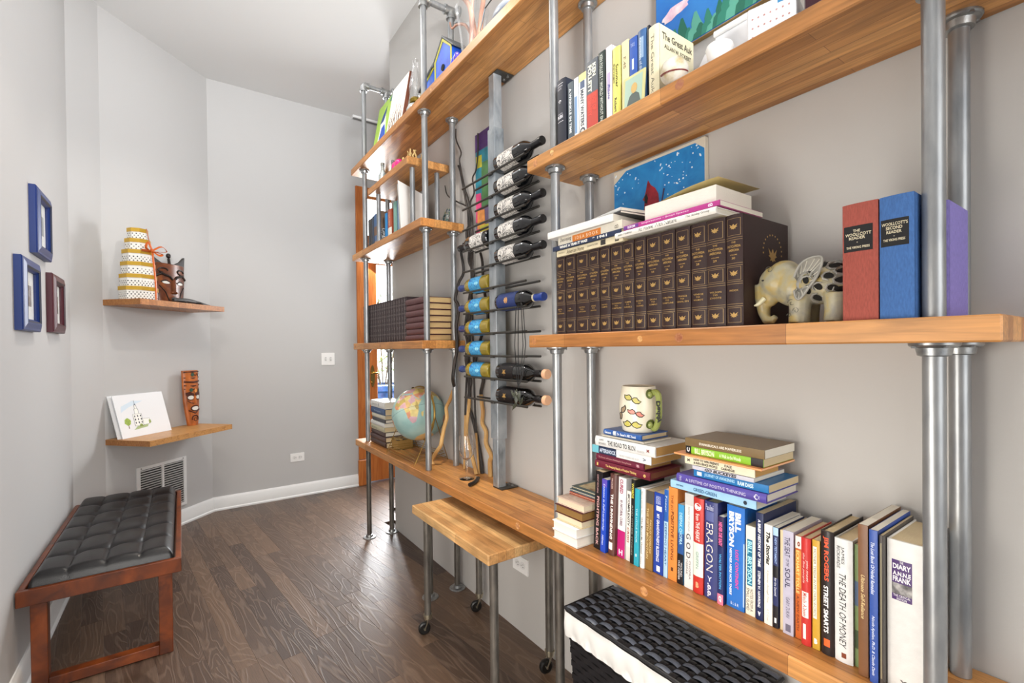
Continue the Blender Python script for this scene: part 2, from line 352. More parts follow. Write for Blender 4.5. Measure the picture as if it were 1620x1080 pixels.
Xw = 1.304
wr = MB(); N = 6   # right wall with a rounded end
pr = [(Xw, -2.6), (Xw, 3.40)]+[(Xw+.03-.03*math.cos(R(90*i/N)), 3.40+.03*math.sin(R(90*i/N))) for i in range(1, N+1)]+[(Xw+.11, 3.43), (Xw+.11, -2.6)]
wr.prism(pr, lambda a, b, d: (a, b, d), 0, Zc); struct('wall_right', wr, WALLR)
struct('wall_left', MB().box(-.665, -.545, -2.6, 3.86, 0, Zc), WALL)
def ang_wall(name, p, q, th=.1):
    p = Vector(p); q = Vector(q); d = (q-p).normalized(); n = Vector((-d.y, d.x))
    struct(name, MB().prism([tuple(p), tuple(q), tuple(q+n*th), tuple(p+n*th)], lambda a, b, z: (a, b, z), 0, Zc), WALL)
A0, A1, A2 = (-.545, 3.858), (-.42, 4.108), (.205, 4.708)
ang_wall('wall_left_return', A0, A1); ang_wall('wall_back_left', A1, A2)
struct('wall_back', MB().box(.2, 1.50, 4.708, 4.83, 0, Zc), WALL)
struct('wall_back_right', MB().box(2.36, 3.0, 4.708, 4.83, 0, Zc), WALL)
struct('wall_back_header', MB().box(1.50, 2.36, 4.708, 4.83, 2.93, Zc), WALL)
struct('wall_hall_right', MB().box(2.9, 3.0, -2.6, 4.7, 0, Zc), WALL)
struct('wall_front', MB().box(-.66, 3.0, -2.7, -2.6, 0, Zc), WALL)
def baseboard(name, p, q, h=.115, th=.016):
    p = Vector(p); q = Vector(q); d = (q-p).normalized(); n = Vector((d.y, -d.x))
    def sec(o): return [(o+n*a, z) for a, z in ((0, 0), (th+.008, 0), (th+.008, .012), (th, .02), (th, h-.02), (th*.6, h-.008), (th*.35, h), (0, h))]
    v = [(a.x, a.y, z) for o in (p, q) for a, z in sec(o)]; k = 8
    m = MB().add(v, [tuple(range(k-1, -1, -1)), tuple(range(k, 2*k))]+[(i, (i+1) % k, k+(i+1) % k, k+i) for i in range(k)])
    struct(name, m, TRIM)
baseboard('baseboard_left', (-.545, -2.6), (-.545, 3.858)); baseboard('baseboard_left_return', A0, A1)
baseboard('baseboard_back_left', A1, A2); baseboard('baseboard_back', (.2, 4.708), (1.425, 4.708))
# door with casing and big glass panel
OR1 = wood_mat('orange_fir', '#b8692c', '#a95c24', '#8a481a', stave=.3, length=3, along='y', rough=.4)
CAS = ramp_mat('orange_casing', [(.3, '#a9591f'), (.7, '#c87a3a')], 6, .4, 5, 1, (8, 8, .6), .05)
t = MB().box(1.43, 1.515, 4.685, 4.708, .26, 2.97, .004); t.box(1.515, 2.345, 4.685, 4.708, 2.86, 2.97, .004); t.box(2.345, 2.43, 4.685, 4.708, 0, 2.97, .004)
t.box(1.422, 1.522, 4.672, 4.706, .0, .255, .006)
struct('trim_1', t, CAS)
dr = MB(); y0, y1 = 4.735, 4.78
for b in ((1.53, 1.645, 0.01, 2.42), (2.215, 2.33, .01, 2.42), (1.645, 2.215, 2.22, 2.42), (1.645, 2.215, .01, .30), (1.645, 2.215, .42, .56)): dr.box(b[0], b[1], y0, y1, b[2], b[3], .004)
door = struct('door_1', dr, CAS)
MB().box(1.645, 2.215, 4.75, 4.765, .30, .42).link('bottom_panel', CAS, door)
MB().box(1.645, 2.215, 4.754, 4.758, .56, 2.22).link('glass_pane', PANE, door)
MB().box(1.515, 2.345, 4.72, 4.79, 2.425, 2.50, .004).link('transom_bar', CAS, door)
MB().box(1.53, 2.33, 4.754, 4.758, 2.51, 2.85).link('transom_pane', PANE, door)
BRASS = mat('#b89a5c', .25, 1)
hd = MB(); pl = [(.022*math.cos(a)*(1), .11*math.sin(a)) for a in [2*math.pi*i/20 for i in range(20)]]
hd.prism([(1.588+a, 1.08+b) for a, b in pl], lambda a, b, d: (a, d, b), 4.722, 4.735)
hd.cyl((1.588, 4.722, 1.11), (1.588, 4.68, 1.11), .009); hd.tube([(1.588, 4.685, 1.11), (1.61, 4.68, 1.112), (1.65, 4.68, 1.105), (1.66, 4.682, 1.10)], [.009, .008, .006, .005]); hd.cyl((1.588, 4.722, 1.02), (1.588, 4.70, 1.02), .012)
hd.link('door_handle', BRASS, door)
# air slot diffuser at the ceiling edge
ac = thing('ceiling_air_diffuser', 'slim white slot diffuser where the ceiling meets the back wall', 'vent', (1.5, 4.66, Zc))
MB().box(1.40, 1.80, 4.64, 4.70, Zc-.022, Zc-.001, .003).link('frame', TRIM, ac); MB().box(1.41, 1.79, 4.655, 4.685, Zc-.026, Zc-.020).link('slot', mat('#777777', .6), ac)
# outdoors beyond the door: paving, hedge plant, pot
struct('ground_outside', MB().box(1.0, 5, 4.84, 12, -.2, -.03), mat('#b9b4aa', .9))
pt = thing('potted_shrub', 'bushy green shrub in a glazed blue pot beyond the door glass', 'plant', (1.98, 5.5, -.03))
MB().lathe([(.13, 0), (.19, .2), (.235, .62), (.25, .88), (.27, .90), (.27, .96), (.245, .97), (.235, .93), (.0, .9)], (1.98, 5.5, -.03)).link('pot', ramp_mat('blue_glaze', [(.3, '#1c3f78'), (.6, '#3b6cb0'), (.9, '#9db9dd')], 14, .15), pt)
lf = MB(); rl = random.Random(3)
for i in range(420):
    a = rl.random()*6.28; rr = rl.random()**.5*.42; x = 1.98+rr*math.cos(a); y = 5.5+rr*math.sin(a); z = 1.0+rl.random()*.95; d = Vector((rl.uniform(-1, 1), rl.uniform(-1, 1), rl.uniform(.1, 1.2))).normalized()
    L_ = rl.uniform(.12, .24); sd = d.orthogonal().normalized()*rl.uniform(.006, .014); p = Vector((x, y, z))
    lf.add([p-sd*.2, p+d*L_*.5-sd, p+d*L_, p+d*L_*.5+sd], [(0, 1, 2, 3)])
st = MB()
for i in range(9):
    a = i*.7; st.tube([(1.98+.03*math.cos(a), 5.5+.03*math.sin(a), .88), (1.98+.15*math.cos(a), 5.5+.15*math.sin(a), 1.4), (1.98+.28*math.cos(a), 5.5+.28*math.sin(a), 1.9)], .008, 5)
st.link('stem', mat('#6b5a3a', .8), pt); lo = lf.link('foliage', ramp_mat('shrub_leaf', [(.3, '#4f6b2a'), (.7, '#93ab56')], 12, .5), pt); lo['kind'] = 'stuff'
# wall plates
def plate(name, label, x0, x1, z0, z1, face, cat, rockers):
    t = thing(name, label, cat, ((x0+x1)/2, 4.702, z0)) if face == 'back' else thing(name, label, cat, (Xw, (x0+x1)/2, z0))
    F = (lambda a, b, d: (a, 4.708-d, b)) if face == 'back' else (lambda a, b, d: (Xw-d, a, b))
    MB().prism([(x0, z0), (x1, z0), (x1, z1), (x0, z1)], F, .0002, .006).link('cover_plate', WHITE, t)
    for cx, cz in rockers:
        if name == 'light_switch':
            MB().prism([(cx-.006, cz-.012), (cx+.006, cz-.012), (cx+.006, cz+.012), (cx-.006, cz+.012)], F, .006, .014).link('toggle', mat('#dcdcda', .5), t)
            MB().prism([(cx-.008, cz-.015), (cx+.008, cz-.015), (cx+.008, cz+.015), (cx-.008, cz+.015)], F, .0059, .0066).link('slot', mat('#8d8b88', .6), t)
        else:
            MB().prism([(cx+.019*math.cos(a*.3927), cz+.017*math.sin(a*.3927)) for a in range(16)], F, .006, .0085).link('socket', mat('#e2e1df', .5), t)
            q = MB()
            for dx, dz in ((-.006, .006), (-.006, -.006), (.008, 0)): q.prism([(cx+dx-.003, cz+dz-.0015), (cx+dx+.003, cz+dz-.0015), (cx+dx+.003, cz+dz+.0015), (cx+dx-.003, cz+dz+.0015)], F, .0085, .009)
            q.link('contact_slots', BLACK, t)
plate('light_switch', 'white double toggle light switch on the back wall', 1.092, 1.212, 1.207, 1.323, 'back', 'switch', [(1.13, 1.265), (1.175, 1.265)])
plate('wall_outlet', 'white horizontal outlet low on the back wall', .808, .927, .325, .399, 'back', 'outlet', [(.845, .362), (.89, .362)])
plate('wall_outlet', 'white outlet on the right wall under the long desk shelf', 1.74, 1.86, .29, .365, 'right', 'outlet', [(1.78, .328), (1.82, .328)])

# ================================================================== PIPE SHELVING
Xf, Xb = 1.042, 1.3025; Xp, Xr = 1.091, 1.258; zd = .6925
unit = thing('pipe_shelving', 'wall-long shelving of thick butcher block boards on galvanised pipe posts', 'shelving', (1.17, 1.9, 0))
def board(x0, x1, y0, y1, z0, z1, m, label=None, plugs=()):
    b = MB().box(x0, x1, y0, y1, z0, z1, .003)
    o = b.link('shelf_board', m, unit)
    if label: o['label'] = label
    for (py, pz, r, c) in plugs:
        sub(MB().cyl((x0+.004, py, pz), (x0-.0006, py, pz), r, n=20), 'wood_plug', ramp_mat('plug', [(.35, c), (.6, '#a8714a'), (.75, '#6f4128')], 120, .45), o)
    return o
board(Xf, Xb, .18, 3.50, zd-.044, zd, BLOCK, 'long lowest board, used as a desk', [(.858, .671, .013, '#c9935c'), (1.458, .671, .013, '#dcab72')])
board(Xf, Xb, .16, 1.375, 1.351, 1.395, BLOCK, 'middle right board', [(1.343, 1.373, .012, '#c08040'), (.74, 1.372, .012, '#8a4c2c'), (.865, 1.371, .009, '#d0a060')])
board(Xf, Xb, -.05, 1.375, 1.986, 2.030, BLOCK2, 'upper right board', [(1.325, 2.006, .012, '#c98e5c'), (.732, 2.012, .013, '#9a6048'), (1.234, 2.012, .010, '#e0c080')])
board(Xf, Xb, -.3, 3.52, 2.630, 2.674, BLOCK2, 'long topmost board', [(2.62, 2.652, .012, '#cfa36a'), (2.16, 2.652, .012, '#cfa36a')])
board(Xf, Xb, 2.305, 3.515, 1.351, 1.395, BLOCK, 'middle left board', [(3.47, 1.373, .009, '#8a5a34'), (2.95, 1.373, .009, '#8a5a34')])
board(Xf, Xb, 2.305, 3.515, 2.001, 2.045, BLOCK, 'upper left board')
def flange(mb, x, y, z, up=1, r=.042):
    mb.lathe([(r, 0), (r, .004), (r*.93, .007), (.026, .009), (.0235, .022), (.0185, .024)], (x, y, z), n=20, sgn=up)
    for k in range(4):
        a = k*math.pi/2+.785; mb.cyl((x+.031*math.cos(a), y+.031*math.sin(a), z+.005*up), (x+.031*math.cos(a), y+.031*math.sin(a), z+.0095*up), .005, n=8)
def post(x, y, z0, z1, m=None, r=.0165, fl=(True, True), label=None, floor_fl=False):
    o = MB().cyl((x, y, z0+.001), (x, y, z1-.001), r, n=20, caps=True).link('pipe_post', m or STEEL, unit)
    if fl[0]:
        g = MB(); flange(g, x, y, z0+.0002, 1, .045 if floor_fl else .036); sub(g, 'pipe_flange', ZINC, o)
    if fl[1]:
        g = MB(); flange(g, x, y, z1-.0002, -1, .036); sub(g, 'pipe_flange', ZINC, o)
    return o
Y1, Y2, Y3, Y4 = 3.36, 2.35, 1.275, .2525
for x in (Xp, Xr):
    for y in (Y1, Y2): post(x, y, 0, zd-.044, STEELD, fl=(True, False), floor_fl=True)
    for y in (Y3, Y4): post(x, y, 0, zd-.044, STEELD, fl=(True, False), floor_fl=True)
    for y in (Y1, Y2): post(x, y, zd, 1.351, fl=(False, True)); post(x, y, 1.395, 2.001, fl=(False, True)); post(x, y, 2.045, 2.63, fl=(False, True))
    for y in (Y3, Y4): post(x, y, zd, 1.351, fl=(False, True)); post(x, y, 1.395, 1.986, fl=(False, True))
    for y in (Y3, Y4): post(x, y, 2.030, 2.63, fl=(False, True))
    for y in (Y1, Y2): post(x, y, 2.674, 3.225, fl=(False, False))
    for y in (Y3,): post(x, y, 2.674, 3.225, fl=(False, False))
for y in (Y1, Y2, Y3):   # top rails back to the wall with elbow, tee and wall flange
    g = MB().cyl((Xp+.022, y, 3.232), (Xw-.004, y, 3.232), .0165, n=18).link('top_rail', STEEL, unit)
    e = MB().tube([(Xp, y, 3.195), (Xp, y, 3.222), (Xp+.006, y, 3.234), (Xp+.03, y, 3.234)], .0225, 14)
    e.cyl((Xp, y, 3.188), (Xp, y, 3.2), .0255, n=18); e.cyl((Xp+.028, y, 3.232), (Xp+.04, y, 3.232), .0255, n=18)
    sub(e, 'pipe_elbow', IRON if False else ZINC, g)
    e = MB().cyl((Xr-.035, y, 3.232), (Xr+.035, y, 3.232), .0225, n=18); e.cyl((Xr, y, 3.232), (Xr, y, 3.19), .0225, n=18)
    e.cyl((Xr-.04, y, 3.232), (Xr-.028, y, 3.232), .0255, n=18); e.cyl((Xr, y, 3.198), (Xr, y, 3.186), .0255, n=18); sub(e, 'pipe_tee', ZINC, g)
    e = MB().lathe([(.042, 0), (.042, .005), (.026, .01), (.022, .02)], (Xw-.0005, y, 3.232), 'x', 20, sgn=-1); sub(e, 'wall_flange', ZINC, g)
# short raised shelf standing on the upper left board
rs = thing('riser_shelf', 'short raised butcher block shelf on stubby pipe legs over the upper left board', 'shelf', (1.17, 2.9, 2.045))
MB().box(Xf, Xb, 2.475, 3.15, 2.382, 2.426, .003).link('shelf_board', BLOCK2, rs)
for x in (Xp, 1.245):
    for y in (2.52, 3.08): MB().cyl((x, y, 2.046), (x, y, 2.381), .0145, n=16).link('leg', STEEL, rs)

# ================================================================== WINE RACK
wrk = thing('wine_rack', 'square raw steel post with paired black rods holding wine bottles', 'wine rack', (1.222, 1.853, zd))
px0, px1, py0, py1 = 1.2005, 1.2445, 1.832, 1.876
MB().box(px0, px1, py0, py1, zd+.006, 2.624, .0015).link('post', POSTM, wrk)
MB().box(px0-.0035, px1+.0045, py0-.007, py1+.008, .925, 2.375, .001).link('post_sleeve', POSTM, wrk)
for z0, z1, q in ((zd+.0005, zd+.0065, 'foot_plate'), (2.623, 2.6285, 'head_plate')):
    g = MB().box(px0, px1+.05, py0-.045 if q == 'x' else py0-.03, py1, z0, z1, .001)
    o = g.link(q, IRON, wrk); bb = MB(); zz = z1 if q == 'foot_plate' else z0-.004
    for yy in (py0-.012, py0+.02): bb.cyl((px1+.028, yy, zz), (px1+.028, yy, zz+.004), .006, n=10)
    sub(bb, 'screw', ZINC, o)
RZ = [2.165, 2.057, 1.951, 1.845, 1.739, 1.633, 1.526, 1.420, 1.313, 1.207, 1.100]
for i, z in enumerate(RZ):
    for x, ya, yb in ((1.1905, 1.586, 2.12), (1.2535, 1.572, 2.10)):
        r = MB().cyl((x, ya, z), (x, yb, z), .0052, n=10)
        o = r.link('rod', IRON, wrk)
        cl = MB().box(x-.006 if x < 1.2 else 1.247, 1.197 if x < 1.2 else x+.006, 1.84, 1.866, z-.009, z-.002, .001); sub(cl, 'bracket', IRON, o)
def bottle(label, i, dirn, kind, group):
    """lies along the rods; dirn -1: neck to the near side"""
    z = RZ[i]+.0345; x = 1.222; yb = 1.822 if dirn < 0 else 1.892; L = .325
    t = thing('wine_bottle', label, 'bottle', (x, yb, z), group=group)
    Y = lambda d: yb+dirn*d
    glassm = {'red': mat('#0b0d10', .04, coat=1), 'navy': mat('#0b0d10', .04, coat=1), 'star': mat('#0d0b0a', .05, coat=1), 'white': mat('#b8a13a', .06, trans=.45, coat=.6)}[kind]
    n = 28; Rb = .0405
    MB().lathe([(0, .004), (.02, .003), (.034, 0), (Rb-.001, .003), (Rb, .01), (Rb, .19), (Rb*.97, .202), (Rb*.86, .216), (.026, .232), (.0185, .244), (.0155, .256), (.0148, .30), (.0165, .302), (.0165, .312), (.013, .313)], (x, yb, z), 'y', n, sgn=dirn).link('glass_body', glassm, t)
    cap = {'red': '#101014', 'navy': '#1f3f94', 'star': '#1a1411', 'white': '#26407e'}[kind]
    if kind == 'star':
        MB().lathe([(.0158, .262), (.0160, .292), (.0155, .293)], (x, yb, z), 'y', 20, sgn=dirn).link('neck_foil', mat('#161213', .35), t)
        MB().lathe([(0, .312), (.0175, .3125), (.0205, .316), (.0205, .333), (.018, .337), (0, .337)], (x, yb, z), 'y', 20, sgn=dirn).link('cork_stopper', mat('#e0b08c', .7, bump=.3, bscale=200), t)
    else:
        MB().lathe([(.0162, .252), (.0163, .298), (.0182, .30), (.0182, .316), (.0165, .319), (0, .3195)], (x, yb, z), 'y', 22, sgn=dirn).link('capsule', mat(cap, .28, coat=.4), t)
        if kind == 'navy': MB().lathe([(.0166, .236+.012), (.0168, .262)], (x, yb, z), 'y', 20, sgn=dirn).link('neck_band', mat('#d8cfae', .4), t)
    # wrapped label facing the room and up
    lab = MB(); a0, a1 = (R(95), R(270)); d0, d1 = {'red': (.035, .155), 'navy': (.02, .165), 'star': (.03, .14), 'white': (.06, .165)}[kind]
    rr = Rb+.0005; lab.grid(lambda u, v: (x+rr*math.cos(a0+(a1-a0)*u), Y(d0+(d1-d0)*v), z+rr*math.sin(a0+(a1-a0)*u)), 18, 3)
    lo = lab.link('paper_label', {'red': LAB_INK, 'navy': mat('#26386e', .35), 'star': mat('#141012', .4), 'white': LAB_BLUE}[kind], t)
    def onlab(poly, da, dd, m, nm='label_emblem', lift=.0009):
        # poly (u along the girth, v along the bottle), metres
        r2 = Rb+lift; g = MB(); P = [(x+r2*math.cos(da+u/r2), Y(dd+v), z+r2*math.sin(da+u/r2)) for u, v in poly]
        c = (x+r2*math.cos(da), Y(dd), z+r2*math.sin(da)); k = len(P); g.add(P+[c], [(j, (j+1) % k, k) for j in range(k)]); sub(g, nm, m, lo)
    star = lambda R0, R1, k=5, ph=0: [((R0 if j % 2 == 0 else R1)*math.cos(math.pi*j/k+ph), (R0 if j % 2 == 0 else R1)*math.sin(math.pi*j/k+ph)) for j in range(2*k)]
    if kind == 'star':
        onlab(star(.017, .007, 5), R(180), .075, mat('#caa05a', .35, .4))
        for dd, ww in ((.045, .0012), (.112, .0012), (.125, .004)): onlab([(-.03, -ww), (.03, -ww), (.03, ww), (-.03, ww)], R(180), dd, mat('#8d8378', .5), 'label_line')
    if kind == 'navy':
        onlab(star(.016, .012, 8), R(178), .095, mat('#d8a468', .35, .3)); onlab([(-.032, -.012), (.032, -.012), (.032, .012), (-.032, .012)], R(180), .095, mat('#3f4f86', .4), 'label_line', .0007)
        for dd, ww in ((.04, .0015), (.06, .0008), (.135, .0012), (.148, .0025)): onlab([(-.035, -ww), (.035, -ww), (.035, ww), (-.035, ww)], R(180), dd, mat('#c9cfe0', .5), 'label_line')
    if kind == 'white':
        onlab([(-.034, -.018), (-.01, -.003), (0, -.022), (.01, -.003), (.034, -.02), (.026, .0), (.036, .016), (.01, .006), (0, .02), (-.01, .006), (-.034, .018), (-.026, 0)], R(180), .09, mat('#9adcf2', .4))
        onlab([(-.036, -.003), (.036, -.003), (.036, .003), (-.036, .003)], R(180), .118, mat('#e8f1f6', .4), 'label_line'); onlab([(-.034, -.008), (.034, -.004), (.034, .01), (-.034, .006)], R(180), .148, mat('#1c3f9a', .4), 'label_wave')
    return t
LAB_INK = ramp_mat('ink_sketch_label', [(0, '#e4e0da'), (.47, '#e4e0da'), (.49, '#2a2a2c'), (.53, '#2a2a2c'), (.55, '#e4e0da')], 34, .55, 3, 2.2, (1, 1, 1))
LAB_BLUE = ramp_mat('blue_label', [(.35, '#1f5fae'), (.5, '#4fb2e0'), (.62, '#2a7cc4'), (.7, '#14306e')], 30, .4, 3, 1.5)
nth = ['topmost', 'second', 'third', 'fourth', 'fifth']
for i in range(5): bottle('dark bottle with ink-sketch label, %s down the near column, neck to the right' % nth[i], i, -1, 'red', 'dark bottles with sketch labels on the wine rack')
bottle('dark bottle with white label lying neck left, above the yellow bottles', 3, 1, 'red', None)
bottle('dark bottle with navy label and bright blue capsule, mid rack', 6, -1, 'navy', None)
for i in range(5): bottle('yellow-glass bottle with blue label and navy capsule, %s of the five in the far column' % nth[i], 5+i, 1, 'white', 'yellow bottles with blue labels')
bottle('black bottle with gold star label and pale cork stopper, upper of the two', 9, -1, 'star', 'black bottles with a gold star')
bottle('black bottle with gold star label, lowest on the rack behind the leaf pendant', 10, -1, 'star', 'black bottles with a gold star')
# pendant on black cords
pn = thing('pendant_necklace', 'dark green leaf pendant hanging by black cords from the wine rack', 'necklace', (1.165, 1.62, 1.13))
for dx, dy in ((0, 0), (-.004, .012), (.002, -.02), (.004, -.03)):
    z0 = 1.535; MB().tube([(1.192, 1.628+dy*.5, z0), (1.184, 1.628+dy*.5, z0+.006), (1.178+dx, 1.626+dy, z0-.02), (1.172+dx, 1.622+dy*1.6, 1.36), (1.170+dx, 1.618+dy*.6, 1.22), (1.168, 1.618, 1.18)], .0018, 6).link('cord', BLACK, pn)
pd = MB(); rl = random.Random(5)
for k in range(9):
    a = rl.uniform(-.5, .5); c = Vector((1.158+rl.uniform(-.008, .008), 1.615+rl.uniform(-.022, .022), 1.125+rl.uniform(-.03, .035))); s = .022
    d = Vector((0, math.sin(a*3), -math.cos(a))); e = Vector((.2, math.cos(a*3), math.sin(a)))
    pd.add([c-d*s, c+e*s*.5+Vector((-.004, 0, 0)), c+d*s, c-e*s*.5+Vector((.004, 0, 0)), c+Vector((-.006, 0, 0)), c+Vector((.006, 0, 0))], [(0, 1, 4), (1, 2, 4), (2, 3, 4), (3, 0, 4), (1, 0, 5), (2, 1, 5), (3, 2, 5), (0, 3, 5)])
pd.link('leaf_pendant', ramp_mat('dark_green_stone', [(.3, '#20241c'), (.7, '#4b5040')], 80, .4), pn)

# ------------------------------------------------------------------ branches
BR = {'a': [(1.154,2.43,.694),(1.16,2.45,.717),(1.173,2.426,.766),(1.183,2.39,.806),(1.196,2.391,.858),(1.209,2.392,.909),(1.223,2.387,.962),(1.236,2.418,1.012),(1.248,2.394,1.06),(1.261,2.379,1.111),(1.266,2.372,1.129),(1.277,2.411,1.173),(1.282,2.399,1.268),(1.282,2.375,1.322),(1.282,2.366,1.387),(1.282,2.374,1.48),(1.282,2.343,1.554),(1.282,2.353,1.601),(1.282,2.382,1.632),(1.282,2.358,1.676),(1.282,2.335,1.72),(1.282,2.283,1.766),(1.282,2.289,1.829),(1.282,2.305,1.888),(1.282,2.272,1.928)],
'b': [(1.251,2.113,.694),(1.254,2.149,.753),(1.261,2.219,.862),(1.263,2.236,.897),(1.265,2.235,.934),(1.268,2.229,.98),(1.272,2.222,1.033),(1.275,2.221,1.086),(1.282,2.234,1.192),(1.282,2.238,1.316),(1.282,2.218,1.405),(1.282,2.234,1.495),(1.282,2.221,1.617),(1.282,2.174,1.744),(1.282,2.219,1.819),(1.282,2.218,1.881),(1.282,2.243,1.977),(1.282,2.2,2.04),(1.282,2.239,2.138),(1.282,2.267,2.224),(1.282,2.302,2.332),(1.282,2.326,2.371)],
'c': [(1.285,2.111,.694),(1.284,2.129,.782),(1.284,2.167,.894),(1.283,2.207,.981),(1.283,2.24,1.029),(1.283,2.245,1.077),(1.282,2.221,1.182),(1.282,2.267,1.284),(1.282,2.244,1.371),(1.282,2.27,1.458),(1.282,2.231,1.594)],
'd': [(1.288,2.038,.694),(1.287,2.039,.769),(1.287,2.026,.801),(1.286,2.073,.855),(1.285,2.07,.917),(1.285,2.106,.959),(1.284,2.097,1.018),(1.283,2.107,1.068),(1.283,2.112,1.121),(1.282,2.098,1.153),(1.282,2.09,1.198),(1.282,2.152,1.262),(1.282,2.158,1.299),(1.282,2.097,1.418),(1.282,2.034,1.507),(1.282,2.061,1.629),(1.282,2.078,1.731),(1.282,2.082,1.797),(1.282,2.1,1.846)],
'e': [(1.27,2.12,.694),(1.275,2.16,1.0),(1.282,2.19,1.5),(1.282,2.201,1.999),(1.282,2.193,2.068),(1.282,2.198,2.134),(1.282,2.157,2.173),(1.282,2.171,2.254),(1.282,2.135,2.287),(1.282,2.114,2.372),(1.282,2.112,2.47)],
'f': [(1.26,2.26,.694),(1.27,2.25,1.1),(1.275,2.2,1.55),(1.282,2.175,1.96),(1.282,2.212,2.137),(1.282,2.251,2.213),(1.282,2.273,2.271),(1.282,2.311,2.391),(1.282,2.292,2.433),(1.282,2.345,2.519),(1.282,2.35,2.585)],
'g': [(1.282,2.219,1.881),(1.282,2.226,2.107),(1.282,2.253,2.131),(1.282,2.346,2.176),(1.282,2.459,2.242),(1.282,2.49,2.307)]}
BARKL = ramp_mat('peeled_branch', [(.35, '#a87a42'), (.6, '#cfa76a'), (.8, '#8a5c30')], 14, .6, 4, stretch=(1, 1, .25), bump=.3)
BARKD = ramp_mat('dark_bark', [(.35, '#1a1614'), (.7, '#3a302a')], 30, .55, 4, stretch=(1, 1, .3), bump=.4)
def smooth(P, k=4):
    P = [Vector(p) for p in P]; out = []
    for i in range(len(P)-1):
        a, b, c, d = P[max(i-1, 0)], P[i], P[i+1], P[min(i+2, len(P)-1)]
        for j in range(k):
            t = j/k; out.append(.5*((2*b)+(c-a)*t+(2*a-5*b+4*c-d)*t*t+(3*b-a-3*c+d)*t*t*t))
    return out+[P[-1]]
BR['a'] = [p if not (p[1] > 2.28 and 1.15 < p[2] < 2.0) else (p[0]*2.28/p[1], 2.28, 1.35+(p[2]-1.35)*2.28/p[1]) for p in BR['a']]
def branch(key, label, r0, r1, zsplit):
    P = smooth(BR[key], 4); n = len(P); r = [r0+(r1-r0)*i/(n-1) for i in range(n)]
    t = thing('curly_branch', label, 'branch', BR[key][0], group='curly willow branches by the wine rack')
    k = next((i for i, p in enumerate(P) if p.z > zsplit), n-1)
    if k >= 2: MB().tube(P[:k+1], r[:k+1], 8).link('peeled_stem', BARKL, t)
    if k < n-3: MB().tube(P[max(k, 0):], r[max(k, 0):], 8).link('dark_stem', BARKD, t)
branch('a', 'curly branch standing by the globe, pale below and black above', .012, .0075, 1.11)
branch('b', 'curly branch with a short pale foot, middle of the bunch', .011, .006, 1.08)
branch('c', 'thick dark brown curly branch leaning from the right', .0105, .007, .694)
branch('d', 'pale curly branch nearest the steel post', .012, .007, 1.10)
branch('e', 'thin black branch rising past the narrow colourful canvas', .006, .0035, .9)
branch('f', 'thin black branch reaching highest, beside the left pipe post', .006, .004, .9)
branch('g', 'short black twig forking left towards the pipe post', .006, .003, 0)

